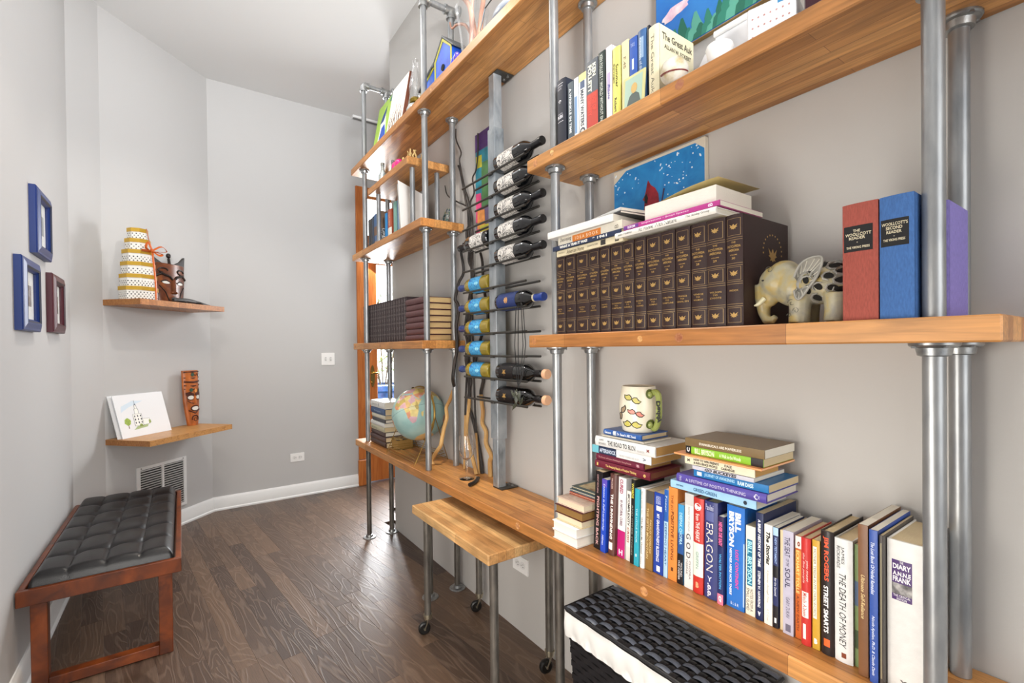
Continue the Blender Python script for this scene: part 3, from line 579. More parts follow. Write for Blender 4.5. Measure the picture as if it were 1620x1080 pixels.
# ================================================================== BOOKS: bottom row
LN = 'row of upright books on the desk board'
def lean(mdeg): return (R(mdeg), 0, 0)   # top towards +Y is a negative turn about X
rows = [
 # label, X, Yleft, Yright, h, depth, colour, hard, lean, page, blocks, texts
 ('black paperback with pinkish block lettering, leftmost of the upright row', 1.100, 1.112, 1.080, .255, .15, '#1b1719', 0, 3.0, PAGES, [], [('FIGHTING BACK', .32, .95, .34, .66, '#d8a8a6', 'v', .02), ('GIANT RETURNS', .04, .28, .30, .5, '#d8a8a6', 'v', .0)]),
 ('bright blue paperback with small white script title near the left end', 1.096, 1.078, 1.056, .236, .14, '#2348b8', 0, 3.0, PAGEW, [(.0, .1, '#5a4ab0')], [('Lessons in Self-Leadership', .06, .70, .25, .7, '#dfe6ff', 'v', .005, .3), ('Hillman', .76, .9, .3, .65, '#dfe6ff', 'v', .005, .3)]),
 ('dark brown hardback with white distorted title', 1.103, 1.050, 1.024, .258, .16, '#5c3a33', 1, 3.0, PAGES, [(.84, .93, '#efe8e0', .15, .75)], [('THE UNWINDING', .24, .8, .3, .7, '#f2ece6', 'v', .03), ('PACKER', .05, .18, .35, .6, '#c9b0a8')]),
 ('white paperback with magenta foot and red title', 1.113, 1.022, .991, .251, .15, '#e4e2e2', 0, 2.6, PAGEW, [(.66, 1, '#b8206f')], [('CURED', .02, .20, .2, .62, '#a02c58', 'v', .03), ('81 NATURAL CURES', .28, .6, .3, .62, '#6e3a52', 'v', .02), ('H', .9, .97, .25, .75, '#f4d8e6', 'h', .04)]),
 ('slim cream paperback with heavy black and red title', 1.114, .988, .970, .216, .14, '#e6e2da', 0, 2.4, PAGEW, [(.8, .99, '#d7d3cb')], [('#COMPLEXITY', .04, .5, .22, .72, '#1c1a1a', 'v', .03), ('CRISIS', .52, .74, .22, .7, '#9b4a34', 'v', .015)]),
 ('thin black paperback with a yellow-lettered head', 1.109, .967, .953, .256, .14, '#1d1d1a', 0, 2.2, PAGES, [], [('WORDS', .04, .22, .2, .8, '#d2c84a', 'v', .03), ('AND OTHER STORIES', .3, .9, .3, .7, '#8a8a80', 'v', .01)]),
 ('turquoise paperback, only one of its colour', 1.107, .950, .932, .233, .14, '#2d9fb4', 0, 2.0, PAGEW, [], [('THE LITTLE BOOK', .25, .7, .35, .65, '#bfe6ec', 'v', .005), ('o', .84, .88, .35, .65, '#e8f6f8', 'h', .02)]),
 ('thin white hardback with a black one-line title next to the turquoise one', 1.112, .931, .915, .239, .13, '#eeebe4', 1, 1.9, PAGEW, [], [('Spencer Johnson, M.D.', .04, .33, .32, .62, '#4a4642', 'v', .0), ('Who Moved My Cheese?', .36, .82, .28, .7, '#24211f', 'v', .015), ('Putnam', .86, .95, .35, .6, '#4a4642', 'v', .0)]),
 ('olive-brown paperback with a dark mottled head and two-line title', 1.115, .914, .888, .235, .15, '#8a6a3a', 0, 1.9, PAGES, [(.0, .16, '#4a4642')], [('THE FIFTH MOUNTAIN', .22, .86, .12, .42, '#d8c392', 'v', .005), ('PAULO COELHO', .36, .78, .58, .8, '#d8c392', 'v', .005)]),
 ('royal blue paperback with a small white square near its head', 1.118, .887, .853, .235, .15, '#20409a', 0, 1.7, PAGES, [(.16, .22, '#eef0f4', .25, .8), (.9, .97, '#e8ecf4', .35, .7)], [('MY GRANDFATHER\'S BLESSINGS', .26, .85, .3, .6, '#e6ebfa', 'v', .02), ('RACHEL NAOMI REMEN', .04, .14, .2, .7, '#cfd8f4', 'v', .0)]),
 ('narrow paperback blue above and pale blue below', 1.118, .852, .838, .251, .14, '#a9cbe4', 0, 1.6, PAGEW, [(.0, .36, '#2459a6')], [('KEEPING HEART', .38, .86, .25, .75, '#2a5a8c', 'v', .01), ('Tozer', .06, .25, .3, .7, '#d8e6f4', 'v', .0, .3)]),
 ('tall orange paperback under the end of the pale blue lying book', 1.119, .837, .808, .262, .15, '#dd8640', 0, 1.4, PAGES, [(.86, .9, '#5a3018', .35, .6)], [('THE JOY OF', .08, .36, .2, .55, '#7a3c14', 'v', .0), ('POSITIVE LIVING', .26, .78, .3, .62, '#6a3010', 'v', .01)]),
 ('shorter paperback shading from sky blue to black at its foot', 1.119, .806, .787, .221, .13, '#3d94c8', 0, 1.3, PAGEW, [(.36, .62, '#26518f'), (.62, 1, '#16161c')], [('DEEPAK CHOPRA', .1, .5, .28, .75, '#b8e2f4', 'v', .01), ('THE DEEPER', .7, .95, .12, .42, '#e4e2e4', 'v', .0), ('WOUND', .72, .9, .55, .82, '#e4e2e4', 'v', .0)]),
 ('pale grey paperback with large spaced black letters', 1.117, .783, .756, .258, .15, '#dad8d6', 0, 1.2, PAGEW, [(0, .12, '#c4c0bc')], [('HOW TO KNOW', .14, .4, .4, .58, '#8d8884', 'v', .0), ('G O D', .42, .68, .22, .72, '#3a3634', 'v', .01), ('DEEPAK', .7, .86, .2, .42, '#6a6664', 'v', .0), ('CHOPRA', .7, .9, .55, .76, '#6a6664', 'v', .0)]),
 ('red hardback with a pale green block and a white circle at its head', 1.116, .755, .725, .254, .16, '#bd2f28', 1, 1.1, PAGES, [(.47, .82, '#d4e0d4')], [('O', .05, .13, .12, .82, '#f2ecea', 'h', .18), ('from THE HEART', .16, .45, .28, .68, '#f0d8d2', 'v', .015), ('GRIFFIN', .56, .74, .35, .6, '#7f9a8c', 'v', .005), ('B', .88, .94, .35, .65, '#d8a07a', 'h', .05)]),
 ('deep violet-blue hardback with carved-looking white title', 1.118, .723, .686, .253, .16, '#353c74', 1, .8, PAGES, [(.1, .2, '#5a6296', .15, .75)], [('Paolini', .03, .09, .12, .72, '#cfd2e8', 'h', .0), ('ERAGON', .22, .72, .18, .72, '#d2ccc4', 'v', .0), ('Y', .77, .82, .3, .65, '#d2d2dc', 'h', .02), ('.o.o.', .84, .98, .3, .6, '#d2d2dc', 'v', .05)]),
 ('small navy paperback with pink title and pink foot', 1.111, .682, .666, .224, .13, '#202a5c', 0, .8, PAGEW, [(.0, .34, '#2a1a44'), (.88, 1, '#e87a94')], [('NEVER DIE EASY', .06, .33, .2, .8, '#ee6a9e', 'v', .03), ('WALTER PAYTON', .42, .82, .3, .7, '#4fa0d4', 'v', .03), ('Q', .9, .97, .25, .75, '#f6e6ea', 'h', .05)]),
 ('thick bright blue paperback with big white two-line author name', 1.123, .664, .618, .257, .16, '#2a6fc2', 0, .8, PAGEW, [(.34, .95, '#a8c4e4', .93, 1)], [('BILL', .06, .25, .48, .8, '#f4f8ff', 'v', .05), ('BRYSON', .06, .4, .12, .42, '#f4f8ff', 'v', .05), ('NEITHER HERE NOR THERE', .42, .88, .16, .3, '#e8f0ff', 'v', .03), ('LOST CONTINENT', .42, .8, .5, .68, '#d84a9e', 'v', .03), ('B L & R', .94, .97, .25, .7, '#e8f0ff', 'h', .0)]),
 ('cream paperback with a turquoise author panel', 1.125, .616, .592, .218, .13, '#e6e0d0', 0, .6, PAGES, [(.15, .67, '#1f6f8e', .15, .72)], [('BILL BRYSON', .17, .65, .2, .66, '#a6e4f4', 'v', .03), ('NOTES FROM A', .7, .95, .5, .8, '#4a4438', 'v', .0), ('SMALL ISLAND', .7, .95, .12, .42, '#4a4438', 'v', .0)]),
 ('navy hardback with white capital title, its cover showing behind the others', 1.123, .590, .572, .257, .165, '#1f2a50', 0, .5, PAGES, [], [('A BRIEF HISTORY OF TIME', .06, .5, .3, .68, '#eef0f6', 'v', .03), ('STEPHEN W. HAWKING', .54, .88, .3, .66, '#eef0f6', 'v', .02), ('v', .92, .96, .3, .7, '#d8dcea', 'h', .05)]),
 ('white paperback with black old-style title', 1.121, .569, .550, .236, .14, '#ece8de', 0, .5, PAGEW, [], [('The Stories', .07, .4, .25, .75, '#1c1a18', 'v', .035, .25), ('A Journey through Time', .45, .78, .3, .6, '#a8a298', 'v', .0, .3), ('A.T. Cote', .84, .96, .35, .6, '#b8b2a8', 'v', .0, .3)]),
 ('thin pale blue and black testament-sized paperback', 1.122, .549, .537, .234, .13, '#26305c', 0, .4, PAGEW, [(0, .08, '#a8c8e6'), (.38, .5, '#17171c'), (.78, 1, '#1a1a20')], [('NEW TESTAMENT', .1, .36, .3, .75, '#9ab4e4', 'v', .02), ('for the Second', .5, .68, .3, .7, '#e4e8f4', 'v', .01), ('III', .9, .95, .3, .7, '#e8e8e8', 'v', .08)]),
 ('very thin cream booklet beside the grey-lilac paperback', 1.126, .535, .528, .231, .13, '#dccaa2', 0, .4, PAGES, [], []),
 ('grey-lilac paperback with dark serif title', 1.118, .525, .502, .236, .145, '#b9b5c6', 0, .3, PAGEW, [(.9, .97, '#6a6678', .25, .75)], [('THE SEAT', .06, .25, .18, .7, '#45405c', 'v', .01), ('OF THE', .27, .34, .3, .6, '#45405c', 'v', .0), ('SOUL', .36, .55, .2, .72, '#45405c', 'v', .015), ('GARY ZUKAV', .64, .84, .3, .65, '#5a566c', 'v', .0)]),
 ('orange and yellow paperback with large pale author name', 1.122, .500, .485, .230, .14, '#c8642a', 0, .3, PAGES, [(.0, .12, '#f0e6dc'), (.14, .5, '#d88a34')], [('ECKHART TOLLE', .14, .56, .12, .6, '#f6d88a', 'v', .02), ('A NEW EARTH', .58, .92, .2, .55, '#7c3212', 'v', .01), ('o', .05, .1, .3, .7, '#8c3a20', 'h', .05)]),
 ('red hardback with a white lower panel, second red one in the row', 1.111, .483, .463, .235, .15, '#c23430', 1, .2, PAGES, [(.5, .74, '#efe6de', .12, .8), (.8, .94, '#efe6de', .25, .55)], [('the five people', .14, .42, .18, .48, '#f2d0c8', 'v', .0, .3), ('you meet', .2, .4, .55, .8, '#f2d0c8', 'v', .0, .3), ('Mitch Albom', .51, .73, .25, .65, '#b03028', 'v', .01)]),
 ('mustard paperback with a white title strip', 1.112, .461, .446, .236, .14, '#c69a34', 0, .2, PAGES, [(.06, .72, '#ece6d8', .1, .62)], [('MOTHER TERESA IN MY OWN WORDS', .08, .7, .2, .52, '#7a6a4a', 'v', .0), ('B', .9, .95, .25, .7, '#f6f0e0', 'h', .08)]),
 ('black hardback with red and white capitals and an orange emblem', 1.113, .444, .419, .262, .16, '#292221', 1, .0, PAGES, [(.87, .93, '#e4642c', .25, .72)], [('JIM ROGERS', .04, .4, .22, .66, '#e4552e', 'v', .03), ('STREET SMARTS', .44, .82, .25, .62, '#f2efec', 'v', .03)]),
 ('thick white hardback with tall narrow black capitals', 1.113, .418, .385, .255, .16, '#dcdcda', 1, .0, PAGES, [(.92, .96, '#7a3a20', .4, .66)], [('JAMES', .06, .2, .38, .58, '#3a3a3a', 'v', .0), ('RICKARDS', .06, .24, .15, .34, '#3a3a3a', 'v', .0), ('THE DEATH OF MONEY', .28, .88, .28, .66, '#222222', 'v', .0, .2)]),
 ('thin soft green photo-covered paperback beside the brown one', 1.118, .384, .373, .25, .15, '#6d7f52', 0, .0, PAGES, [(.3, .5, '#4a5a72'), (.7, .85, '#3c4a30')], []),
 ('tall plain brown paperback with slanted gold title', 1.097, .371, .354, .300, .19, '#7a5234', 0, .0, PAGEW, [], [('Ultimate Self-Reliance', .33, .62, .3, .7, '#dcc08a', 'v', .015, .3)]),
 ('tall mid-blue paperback with white script title', 1.090, .350, .336, .297, .19, '#31509c', 0, .0, PAGEW, [], [('The Lost Book Of Herbal Remedies', .08, .42, .2, .65, '#dce4f6', 'v', .01, .3), ('Nicole Apelian, Ph.D. & Claude Davis', .56, .95, .2, .65, '#dce4f6', 'v', .01, .3)]),
 ('slim dark album with a patterned spine against the big white book', 1.092, .3345, .3285, .290, .18, '#4a4440', 0, .0, PAGES, [(.05, .95, '#8a8066', .3, .7)], []),
]
for (lb, X, ya, yb, h, dep, col, hard, ln, pg, bl, tx) in rows:
    w = ya-yb-.0006
    book(lb, w, h, dep, col, (X, yb+.0003, zd+.0006+ (w*math.sin(R(ln)) if False else 0)), (R(ln), 0, 0) if False else (R(ln), 0, 0), page=pg, hard=bool(hard), blocks=bl, texts=tx, group=LN)
def frank(t, w, h, dep, surf):
    # portrait photo on the spine panel: plain grey stand-in with hair and face shapes
    zc = h*.595
    g = MB(); g.grid(lambda u, v: (surf(w*(.31+.55*u))-.0006, w*(.31+.55*u), h*.64+h*.075*v), 4, 1); g.link('spine_picture', ramp_mat('grey_portrait', [(.3, '#1e1c1e'), (.5, '#6f6c6c'), (.7, '#b8b4b2')], 60, .5), t)
book('very thick white hardback with a purple title panel, rightmost by the pipe post', 0.0562, .283, .165, '#e3e1dd', (1.111, .2715, zd+.0005), page=PAGES, hard=True, bulge=.003, blocks=[(.13, .40, '#4a2a6a', .14, .69)], group=LN,
     texts=[('THE', .135, .15, .36, .46, '#f4f0f4', 'h', .02), ('DIARY', .155, .19, .17, .66, '#f4f0f4', 'h', .03), ('A.N.N.E', .205, .235, .17, .66, '#f4f0f4', 'h', .03), ('FRANK', .24, .275, .17, .66, '#f4f0f4', 'h', .03), ('THE CRITICAL', .362, .377, .18, .65, '#f4f0f4', 'h', .01), ('EDITION', .382, .396, .28, .55, '#f4f0f4', 'h', .01), ('Y', .93, .96, .35, .55, '#55504c', 'h', .03)], extra=frank)
# the pile at the left of the row (fore-edges to the room)
def turned(label, x0, x1, y0, y1, z0, z1, col, page, group='small pile of books lying left of the upright row', rz=0, spine='back', art=None):
    t = thing('book', label, 'book', (x0, y0, z0), (0, 0, R(rz)), group=group, local=True)
    w, l, h = x1-x0, y1-y0, z1-z0; tb = .0025
    b = MB().box(0, w, 0, l, 0, tb, .0006); b.box(0, w, 0, l, h-tb, h, .0006); b.box(w-.003, w, 0, l, 0, h, .0006) if spine == 'back' else b.box(0, w, l-.003, l, 0, h, .0006)
    b.link('cover', mat(col, .45, var=.05), t); MB().box(.004, w-.004, .004, l-.004, tb, h-tb).link('page_block', page, t)
    if art: MB().box(.015, w-.015, .02, l-.02, h, h+.0004).link('cover_picture', art, t)
PGH = mat('#dccdb0', .8, bump=.5, bscale=60, stretch=(1, 1, 25)); PGW = mat('#ebe6da', .8, bump=.5, bscale=60, stretch=(1, 1, 25)); PGD = mat('#8d6a38', .6, bump=.5, bscale=60, stretch=(1, 1, 25))
turned('pale paperback at the very bottom of the small pile', 1.046, 1.20, 1.132, 1.255, zd+.0005, zd+.030, '#d9cfc4', PGW)
turned('white book with a blue-grey corner in the small pile, sticking out furthest', 1.046, 1.21, 1.135, 1.257, zd+.031, zd+.062, '#f0eeea', PGW, art=None)
turned('cream-edged book, third from the bottom of the small pile', 1.060, 1.21, 1.124, 1.252, zd+.063, zd+.087, '#dcc9a0', PGH)
turned('dark red book with gilt page edges in the small pile', 1.056, 1.21, 1.118, 1.254, zd+.088, zd+.117, '#4a1618', PGD)
turned('pinkish-beige paperback above the dark red book', 1.062, 1.21, 1.116, 1.250, zd+.118, zd+.141, '#c9b09e', PGH, art=ramp_mat('beige_cover', [(.35, '#b89a88'), (.6, '#d3bba8'), (.75, '#8f7668')], 30, .5))
turned('thin coral-red booklet near the top of the small pile', 1.115, 1.225, 1.118, 1.245, zd+.142, zd+.150, '#b5563e', PGH)
turned('thin grey-blue booklet, second from the top of the small pile', 1.118, 1.228, 1.118, 1.245, zd+.151, zd+.160, '#5d6b74', PGH)
turned('thin picture-covered booklet on top of the small pile', 1.122, 1.232, 1.118, 1.24, zd+.161, zd+.170, '#4e5a55', PGH, art=ramp_mat('faded_map_cover', [(.3, '#8c8a68'), (.5, '#cdb88c'), (.7, '#9a6e4c')], 25, .5))

# ---- stack under the mug (left) and right stack, lying on the upright row
GL = 'lying stack under the moustache mug'
zb = .956
flat_book('maroon hardback at the bottom of the stack under the mug', .0235, .222, .150, '#6b1f30', 1.118, 1.116, zb+.0235, rz=0, hard=True, page=mat('#7a4a34', .8), group=GL, texts=[('The Amazing Results of Positive Thinking', .22, .78, .28, .68, '#e8c87a', 'v', .02), ('o', .9, .94, .3, .7, '#d8b86a', 'h', .05), ('I', .04, .07, .3, .7, '#d8b86a', 'h', .08)])
zb += .0245
flat_book('slimmer wine-red hardback, second from the bottom under the mug', .022, .195, .135, '#6a2238', 1.120, 1.112, zb+.022, page=PAGEO, hard=True, group=GL, texts=[('The Power of Positive Thinking for Young People', .06, .76, .35, .62, '#d8a8a0', 'v', .0), ('#', .86, .92, .3, .7, '#d0a0a8', 'h', .02)])
zb += .023
flat_book('paperback half navy and half white, sticking out left under the mug', .0245, .238, .145, '#e3e2df', 1.114, 1.126, zb+.0245, page=PAGEO, group=GL, blocks=[(0, .12, '#6fb6c4'), (.12, .44, '#26334e')], texts=[('AFTERSHOCK', .14, .43, .2, .72, '#c9d4e4', 'v', .03), ('PROTECT YOURSELF AND PROFIT', .5, .82, .2, .45, '#a8a8a8', 'v', .0), ('V', .88, .93, .3, .7, '#55607a', 'h', .03)])
zb += .0255
flat_book('white hardback with bold black title, under the small blue book', .031, .238, .165, '#dddcd9', 1.112, 1.108, zb+.031, page=PAGEO, hard=True, group=GL, blocks=[], texts=[('JAMES', .08, .16, .55, .77, '#55524e', 'v', .0), ('RICKARDS', .07, .2, .2, .42, '#55524e', 'v', .0), ('THE ROAD TO RUIN', .23, .7, .24, .72, '#1e1d1d', 'v', .02), ('THE GLOBAL ELITES', .73, .84, .2, .4, '#aaaaaa', 'v', .0), ('x', .88, .92, .35, .7, '#7a3028', 'h', .06)])
zb += .032
flat_book('thin grey booklet just below the blue picture book', .006, .17, .13, '#b9b2a4', 1.116, 1.085, zb+.006, page=PAGEW, group=GL)
zb += .007
flat_book('small blue picture book directly under the mug', .017, .152, .125, '#2f5a9e', 1.120, 1.078, zb+.017, page=PAGES, hard=True, group=GL, blocks=[(.27, .35, '#d2d6da', .1, .9)], texts=[('Seuss', .04, .22, .25, .75, '#e8eef6', 'v', .02), ("Dr. Seuss's ABC Book", .38, .88, .25, .75, '#e8eef6', 'v', .03)])
ZMUG = zb+.0178
GR = 'lying stack right of the mug'
zb = .957
flat_book('pale blue paperback at the bottom of the right lying stack', .021, .240, .150, '#9cc6e4', 1.118, .824, zb+.021, page=PAGEW, group=GR, texts=[('GREED-GREEN', .3, .58, .25, .68, '#2c5f86', 'v', .02), ('BANTLEMAN', .08, .17, .4, .6, '#2a4c6c', 'v', .02), ('o', .87, .91, .25, .75, '#1e2a38', 'h', .15)])
zb += .022
flat_book('purple hardback with silver serif title in the right lying stack', .0225, .243, .155, '#54489a', 1.114, .800, zb+.0225, page=PAGEW, hard=True, group=GR, texts=[('A LIFETIME OF POSITIVE THINKING', .12, .8, .3, .66, '#cfcde4', 'v', .0), ('PEALE', .04, .065, .2, .8, '#cfcde4', 'h', .0), ('*', .88, .95, .2, .8, '#d8d6ea', 'h', .1)])
zb += .0235
flat_book('mid-blue paperback with crowded white lettering', .0185, .196, .150, '#2272ae', 1.120, .752, zb+.0185, page=PAGES, group=GR, blocks=[(.05, .12, '#d8e4ee', .2, .75)], texts=[('JOURNEY OF AWAKENING', .16, .58, .2, .75, '#a8d4ee', 'v', .03), ('RAM DASS', .62, .82, .2, .75, '#d4ecfa', 'v', .03)])
zb += .0195
flat_book('thin grey booklet with slanted black capitals in the right stack', .010, .165, .15, '#c4c2cc', 1.114, .752, zb+.010, page=PAGEW, group=GR, texts=[('GO BUCKEYES', .22, .74, .1, .9, '#232226', 'v', .04, .2)])
zb += .011
flat_book('cream paperback with two-line dark capitals in the right stack', .021, .190, .115, '#e6dcc0', 1.116, .776, zb+.021, page=PAGEO, group=GR, texts=[('HOW TO WIN FRIENDS', .14, .52, .54, .84, '#3a342c', 'v', .03), ('& INFLUENCE PEOPLE', .14, .5, .14, .44, '#3a342c', 'v', .03), ('DALE', .6, .7, .54, .84, '#3a342c', 'v', .03), ('CARNEGIE', .55, .74, .14, .44, '#3a342c', 'v', .03), ('x', .04, .08, .3, .7, '#3a342c', 'h', .08)])
zb += .022
flat_book('thin peach-orange folder poking out on both sides of the right stack', .0045, .238, .165, '#e79a64', 1.106, .803, zb+.0045, page=mat('#f0c090', .6), group=GR)
zb += .0055
flat_book('lime green paperback with a black foot in the right stack', .0195, .208, .150, '#86b82c', 1.120, .776, zb+.0195, page=PAGES, group=GR, blocks=[(0, .08, '#1e1a1a'), (.86, 1, '#241c1e')], texts=[('BILL BRYSON', .13, .40, .12, .86, '#e6f0c8', 'v', .03), ('A Walk in the Woods', .47, .74, .25, .72, '#eef6d8', 'v', .01), ('C', .02, .06, .2, .8, '#e8e4e4', 'h', .03)])
zb += .0205
flat_book('brown paperback with white capital title, topmost of the right stack', .0215, .212, .150, '#76603e', 1.118, .776, zb+.0215, page=PAGEW, group=GR, texts=[('EVANGELICALS ARE POWERLESS', .2, .74, .32, .62, '#ece4d4', 'v', .02)])

# ---- mug
mg = thing('mug', 'barrel-shaped white mug with painted moustaches and a green handle', 'mug', (1.178, .985, ZMUG))
cx, cy = 1.178, .985
prof = [(.0, .0), (.047, .0), (.051, .004), (.056, .03), (.0605, .065), (.060, .085), (.055, .12), (.0515, .139), (.0505, .141), (.049, .139), (.052, .12), (.056, .08), (.05, .02), (0, .012)]
MB().lathe(prof, (cx, cy, ZMUG), n=36).link('body', mat('#e4dcc6', .25, coat=.4, var=.03), mg)
def rad_at(z):
    P = [(.0, .047), (.004, .051), (.03, .056), (.065, .0605), (.085, .060), (.12, .055), (.139, .0515)]
    for (a, b), (c, d) in zip(P, P[1:]):
        if z <= c: return b+(d-b)*(z-a)/(c-a)
    return .0515
# direction to camera for the front of the mug
fa = math.atan2(-cy, -cx)
def on_mug(da, z, out=.0006): a = fa+da; r = rad_at(z)+out; return (cx+r*math.cos(a), cy+r*math.sin(a), ZMUG+z)
def stroke(pts, rr, m, nm='painted_line'): MB().tube([on_mug(a, z) for a, z in pts], rr, 5).link(nm, m, mg)
def fillp(pts, m, nm='painted_moustache'):
    g = MB(); c = (sum(p[0] for p in pts)/len(pts), sum(p[1] for p in pts)/len(pts)); k = len(pts); g.add([on_mug(*p, .0004) for p in pts]+[on_mug(*c, .0004)], [(i, (i+1) % k, k) for i in range(k)]); g.link(nm, m, mg)
def stache(a0, z0, s, tilt, fill):
    for sg in (-1, 1):
        P = [(0, 0), (.2, .24), (.5, .34), (.8, .12), (1.12, .10), (.92, -.22), (.55, -.32), (.18, -.2)]
        Q = [(a0+(sg*u*s*math.cos(tilt)-v*s*math.sin(tilt))/.06, z0+sg*u*s*math.sin(tilt)+v*s*math.cos(tilt)) for u, v in P]
        fillp(Q, mat(fill, .4)); stroke(Q+[Q[0]], .0013, BLACK)
stache(-.36, .104, .027, -.32, '#c6bc6a'); stache(-.16, .062, .024, -.3, '#d98a7a'); stache(-.4, .026, .031, -.06, '#c9bf5e'); stache(-1.0, .06, .026, .9, '#a08a70')
# handle on the right side (towards +x -y)
GRN = mat('#8d9650', .25, coat=.4, var=.1, vscale=60)
ha = fa+.82; dx, dy = math.cos(ha), math.sin(ha)
HP = [(.052, .118), (.066, .126), (.078, .118), (.081, .09), (.080, .055), (.073, .028), (.062, .014), (.050, .022)]
hP = [(cx+dx*a, cy+dy*a, ZMUG+z) for a, z in HP]
MB().tube(smooth(hP, 4), .0095, 10).link('handle', GRN, mg)
for z in (.118, .026):
    c = on_mug(.62, z); g = MB(); P = [on_mug(.62+.26*math.cos(a*.42)*(1-a*.03), z+.0155*math.sin(a*.42)*(1-a*.03), .0025) for a in range(14)]; g.tube(P, .0028, 6); g.link('handle_scroll', mat('#55602c', .3), mg)
    MB().ball(c, (.010, .010, .011), 10).link('handle_boss', GRN, mg)
g = MB(); side = Vector((dy, -dx, 0)); vw = (Vector((0, 0, 1.35))-Vector((cx+dx*.083, cy+dy*.083, ZMUG+.07))); vw.z = 0; vw.normalize()
pr_ = Vector((0, 0, 1)).cross(vw).normalized()
add_text(g, 'Daddy', Vector((cx+dx*.0805, cy+dy*.080, ZMUG+.068))+vw*.0108, (0, 0, -1), -pr_*1, .066, .0155, .05); g.link('lettering', BLACK, mg)

# ================================================================== ENCYCLOPEDIAS (middle right)
LEA = mat('#2b1715', .5, bump=.25, bscale=500, var=.06)
def eagle_pts(): return [(0, -.5), (-.16, -.35), (-.4, -.42), (-.28, -.2), (-.62, -.05), (-.42, .02), (-.62, .5), (-.38, .3), (-.2, .12), (-.1, .38), (.02, .5), (.1, .38), (.2, .12), (.38, .3), (.62, .5), (.42, .02), (.62, -.05), (.28, -.2), (.4, -.42), (.16, -.35)]
def ency_extra(vol, title):
    def ex(t, w, h, dep, surf):
        g = MB(); yc = w/2
        def line(z0, z1, y0, y1): g.grid(lambda u, v: (surf(w*(y0+(y1-y0)*u))-.0005, w*(y0+(y1-y0)*u), h*(1-z1)+h*(z1-z0)*v), 6 if y1-y0 > .3 else 1, 1)
        for z in (.205, .225, .435, .455, .600, .620, .80, .82): line(z, z+.0045, .02, .98)
        for a, b in ((.035, .185), (.47, .585), (.835, .965)):
            for z in (a, b): line(z, z+.0035, .1, .9)
            for y in (.1, .87): line(a, b, y, y+.03)
        g.link('gilt_rules', mat('#8a7250', .45, .3), t)['kind'] = 'stuff'
        s = min(w*.42, .016)
        for zc in (.11, .527, .90):
            g = MB(); P = eagle_pts(); k = len(P); V = [Vector((surf(yc-a*s)-.0008, yc-a*s, h*(1-zc)+b*s*.8)) for a, b in P]+[Vector((surf(yc)-.0008, yc, h*(1-zc)))]
            g.add(V, [(i, (i+1) % k, k) for i in range(k)]); g.link('gilt_eagle', GOLD, t)
        sf = lambda p: Vector((surf(p.y)-.0008, p.y, p.z)); rt = (0, -1, 0); up = (0, 0, 1)
        for s_, z, ww, hh in (('THE', .25, .25, .016), ('ENCYCLOPEDIA', .285, .78, .022), ('AMERICANA', .32, .62, .022), ('VOLUME', .362, .42, .010), (str(vol), .392, .2 if vol > 9 else .12, .020)):
            add_text(MB(), s_, (0, yc, h*(1-z)), rt, up, w*ww, h*hh, .02, 0, sf).link('lettering', GOLD, t)
        for k, s_ in enumerate(title): add_text(MB(), s_, (0, yc, h*(1-(.68+.027*k))), rt, up, w*min(.8, .09*len(s_)+.08), h*.016, .01, 0, sf).link('lettering', GOLD, t)
    return ex
ORD = 'first second third fourth fifth sixth seventh eighth ninth tenth eleventh twelfth thirteenth fourteenth fifteenth sixteenth seventeenth eighteenth nineteenth'.split()
bounds = [1.239, 1.193, 1.143, 1.082, 1.035, .991, .941, .899, .858, .807, .763, .718, .673, .623, .581]
titles = [('META', 'TO', 'NICARAGUA'), ('N', 'OCEAN'), ('OCTO', 'TO', 'ORGAN'), ('ORIG', 'TO', 'PHOTO'), ('PHOTO', 'PUMPS'), ('PHOTOGRAPHY', 'TO', 'PUMPKIN'), ('PUMPS', 'TO', 'RUSSELL'), ('RUSSIA', 'TO', 'SKIING'), ('SKIN', 'TO', 'SUMAC'), ('SUMATRA', 'TO', 'TRAMPOLINE'), ('TRANCE', 'TO', 'VENIAL SIN'), ('VENICE', 'TO', 'WILMOT'), ('WILSON', 'TO', 'ZYGOTE'), ('INDEX',)]
for i in range(14):
    w = bounds[i]-bounds[i+1]-.0012; vol = 17+i
    if i >= 10: vol = 17+i
    lb = '%s brown gilt encyclopedia volume from the wine rack end of the row' % ORD[i]
    if i == 13: lb = 'brown gilt index volume at the right end of the encyclopedias, its cover showing'
    t = book(lb, w, .260, .215, '#35211f', (1.062+.001*(i % 3), bounds[i+1]+.0006, 1.3955), page=PAGES, hard=True, bulge=.005, mat_=LEA, group='brown encyclopedia volumes on the middle right board', extra=ency_extra(vol, titles[i]), name='encyclopedia_volume')
    if i == 13:
        g = MB(); s = .034; P = eagle_pts(); k = len(P); V = [(.135+a*s, -.0006, .175+b*s) for a, b in P]+[(.135, -.0006, .175)]
        g.add(V, [(j, (j+1) % k, k) for j in range(k)])
        for j in range(13):
            a = R(-10+200*j/12); g.cyl((.135+.045*math.cos(a), -.0008, .185+.04*math.sin(a)), (.135+.045*math.cos(a), .0, .185+.04*math.sin(a)), .0022, n=6)
        g.link('gilt_cover_emblem', GOLD, t)
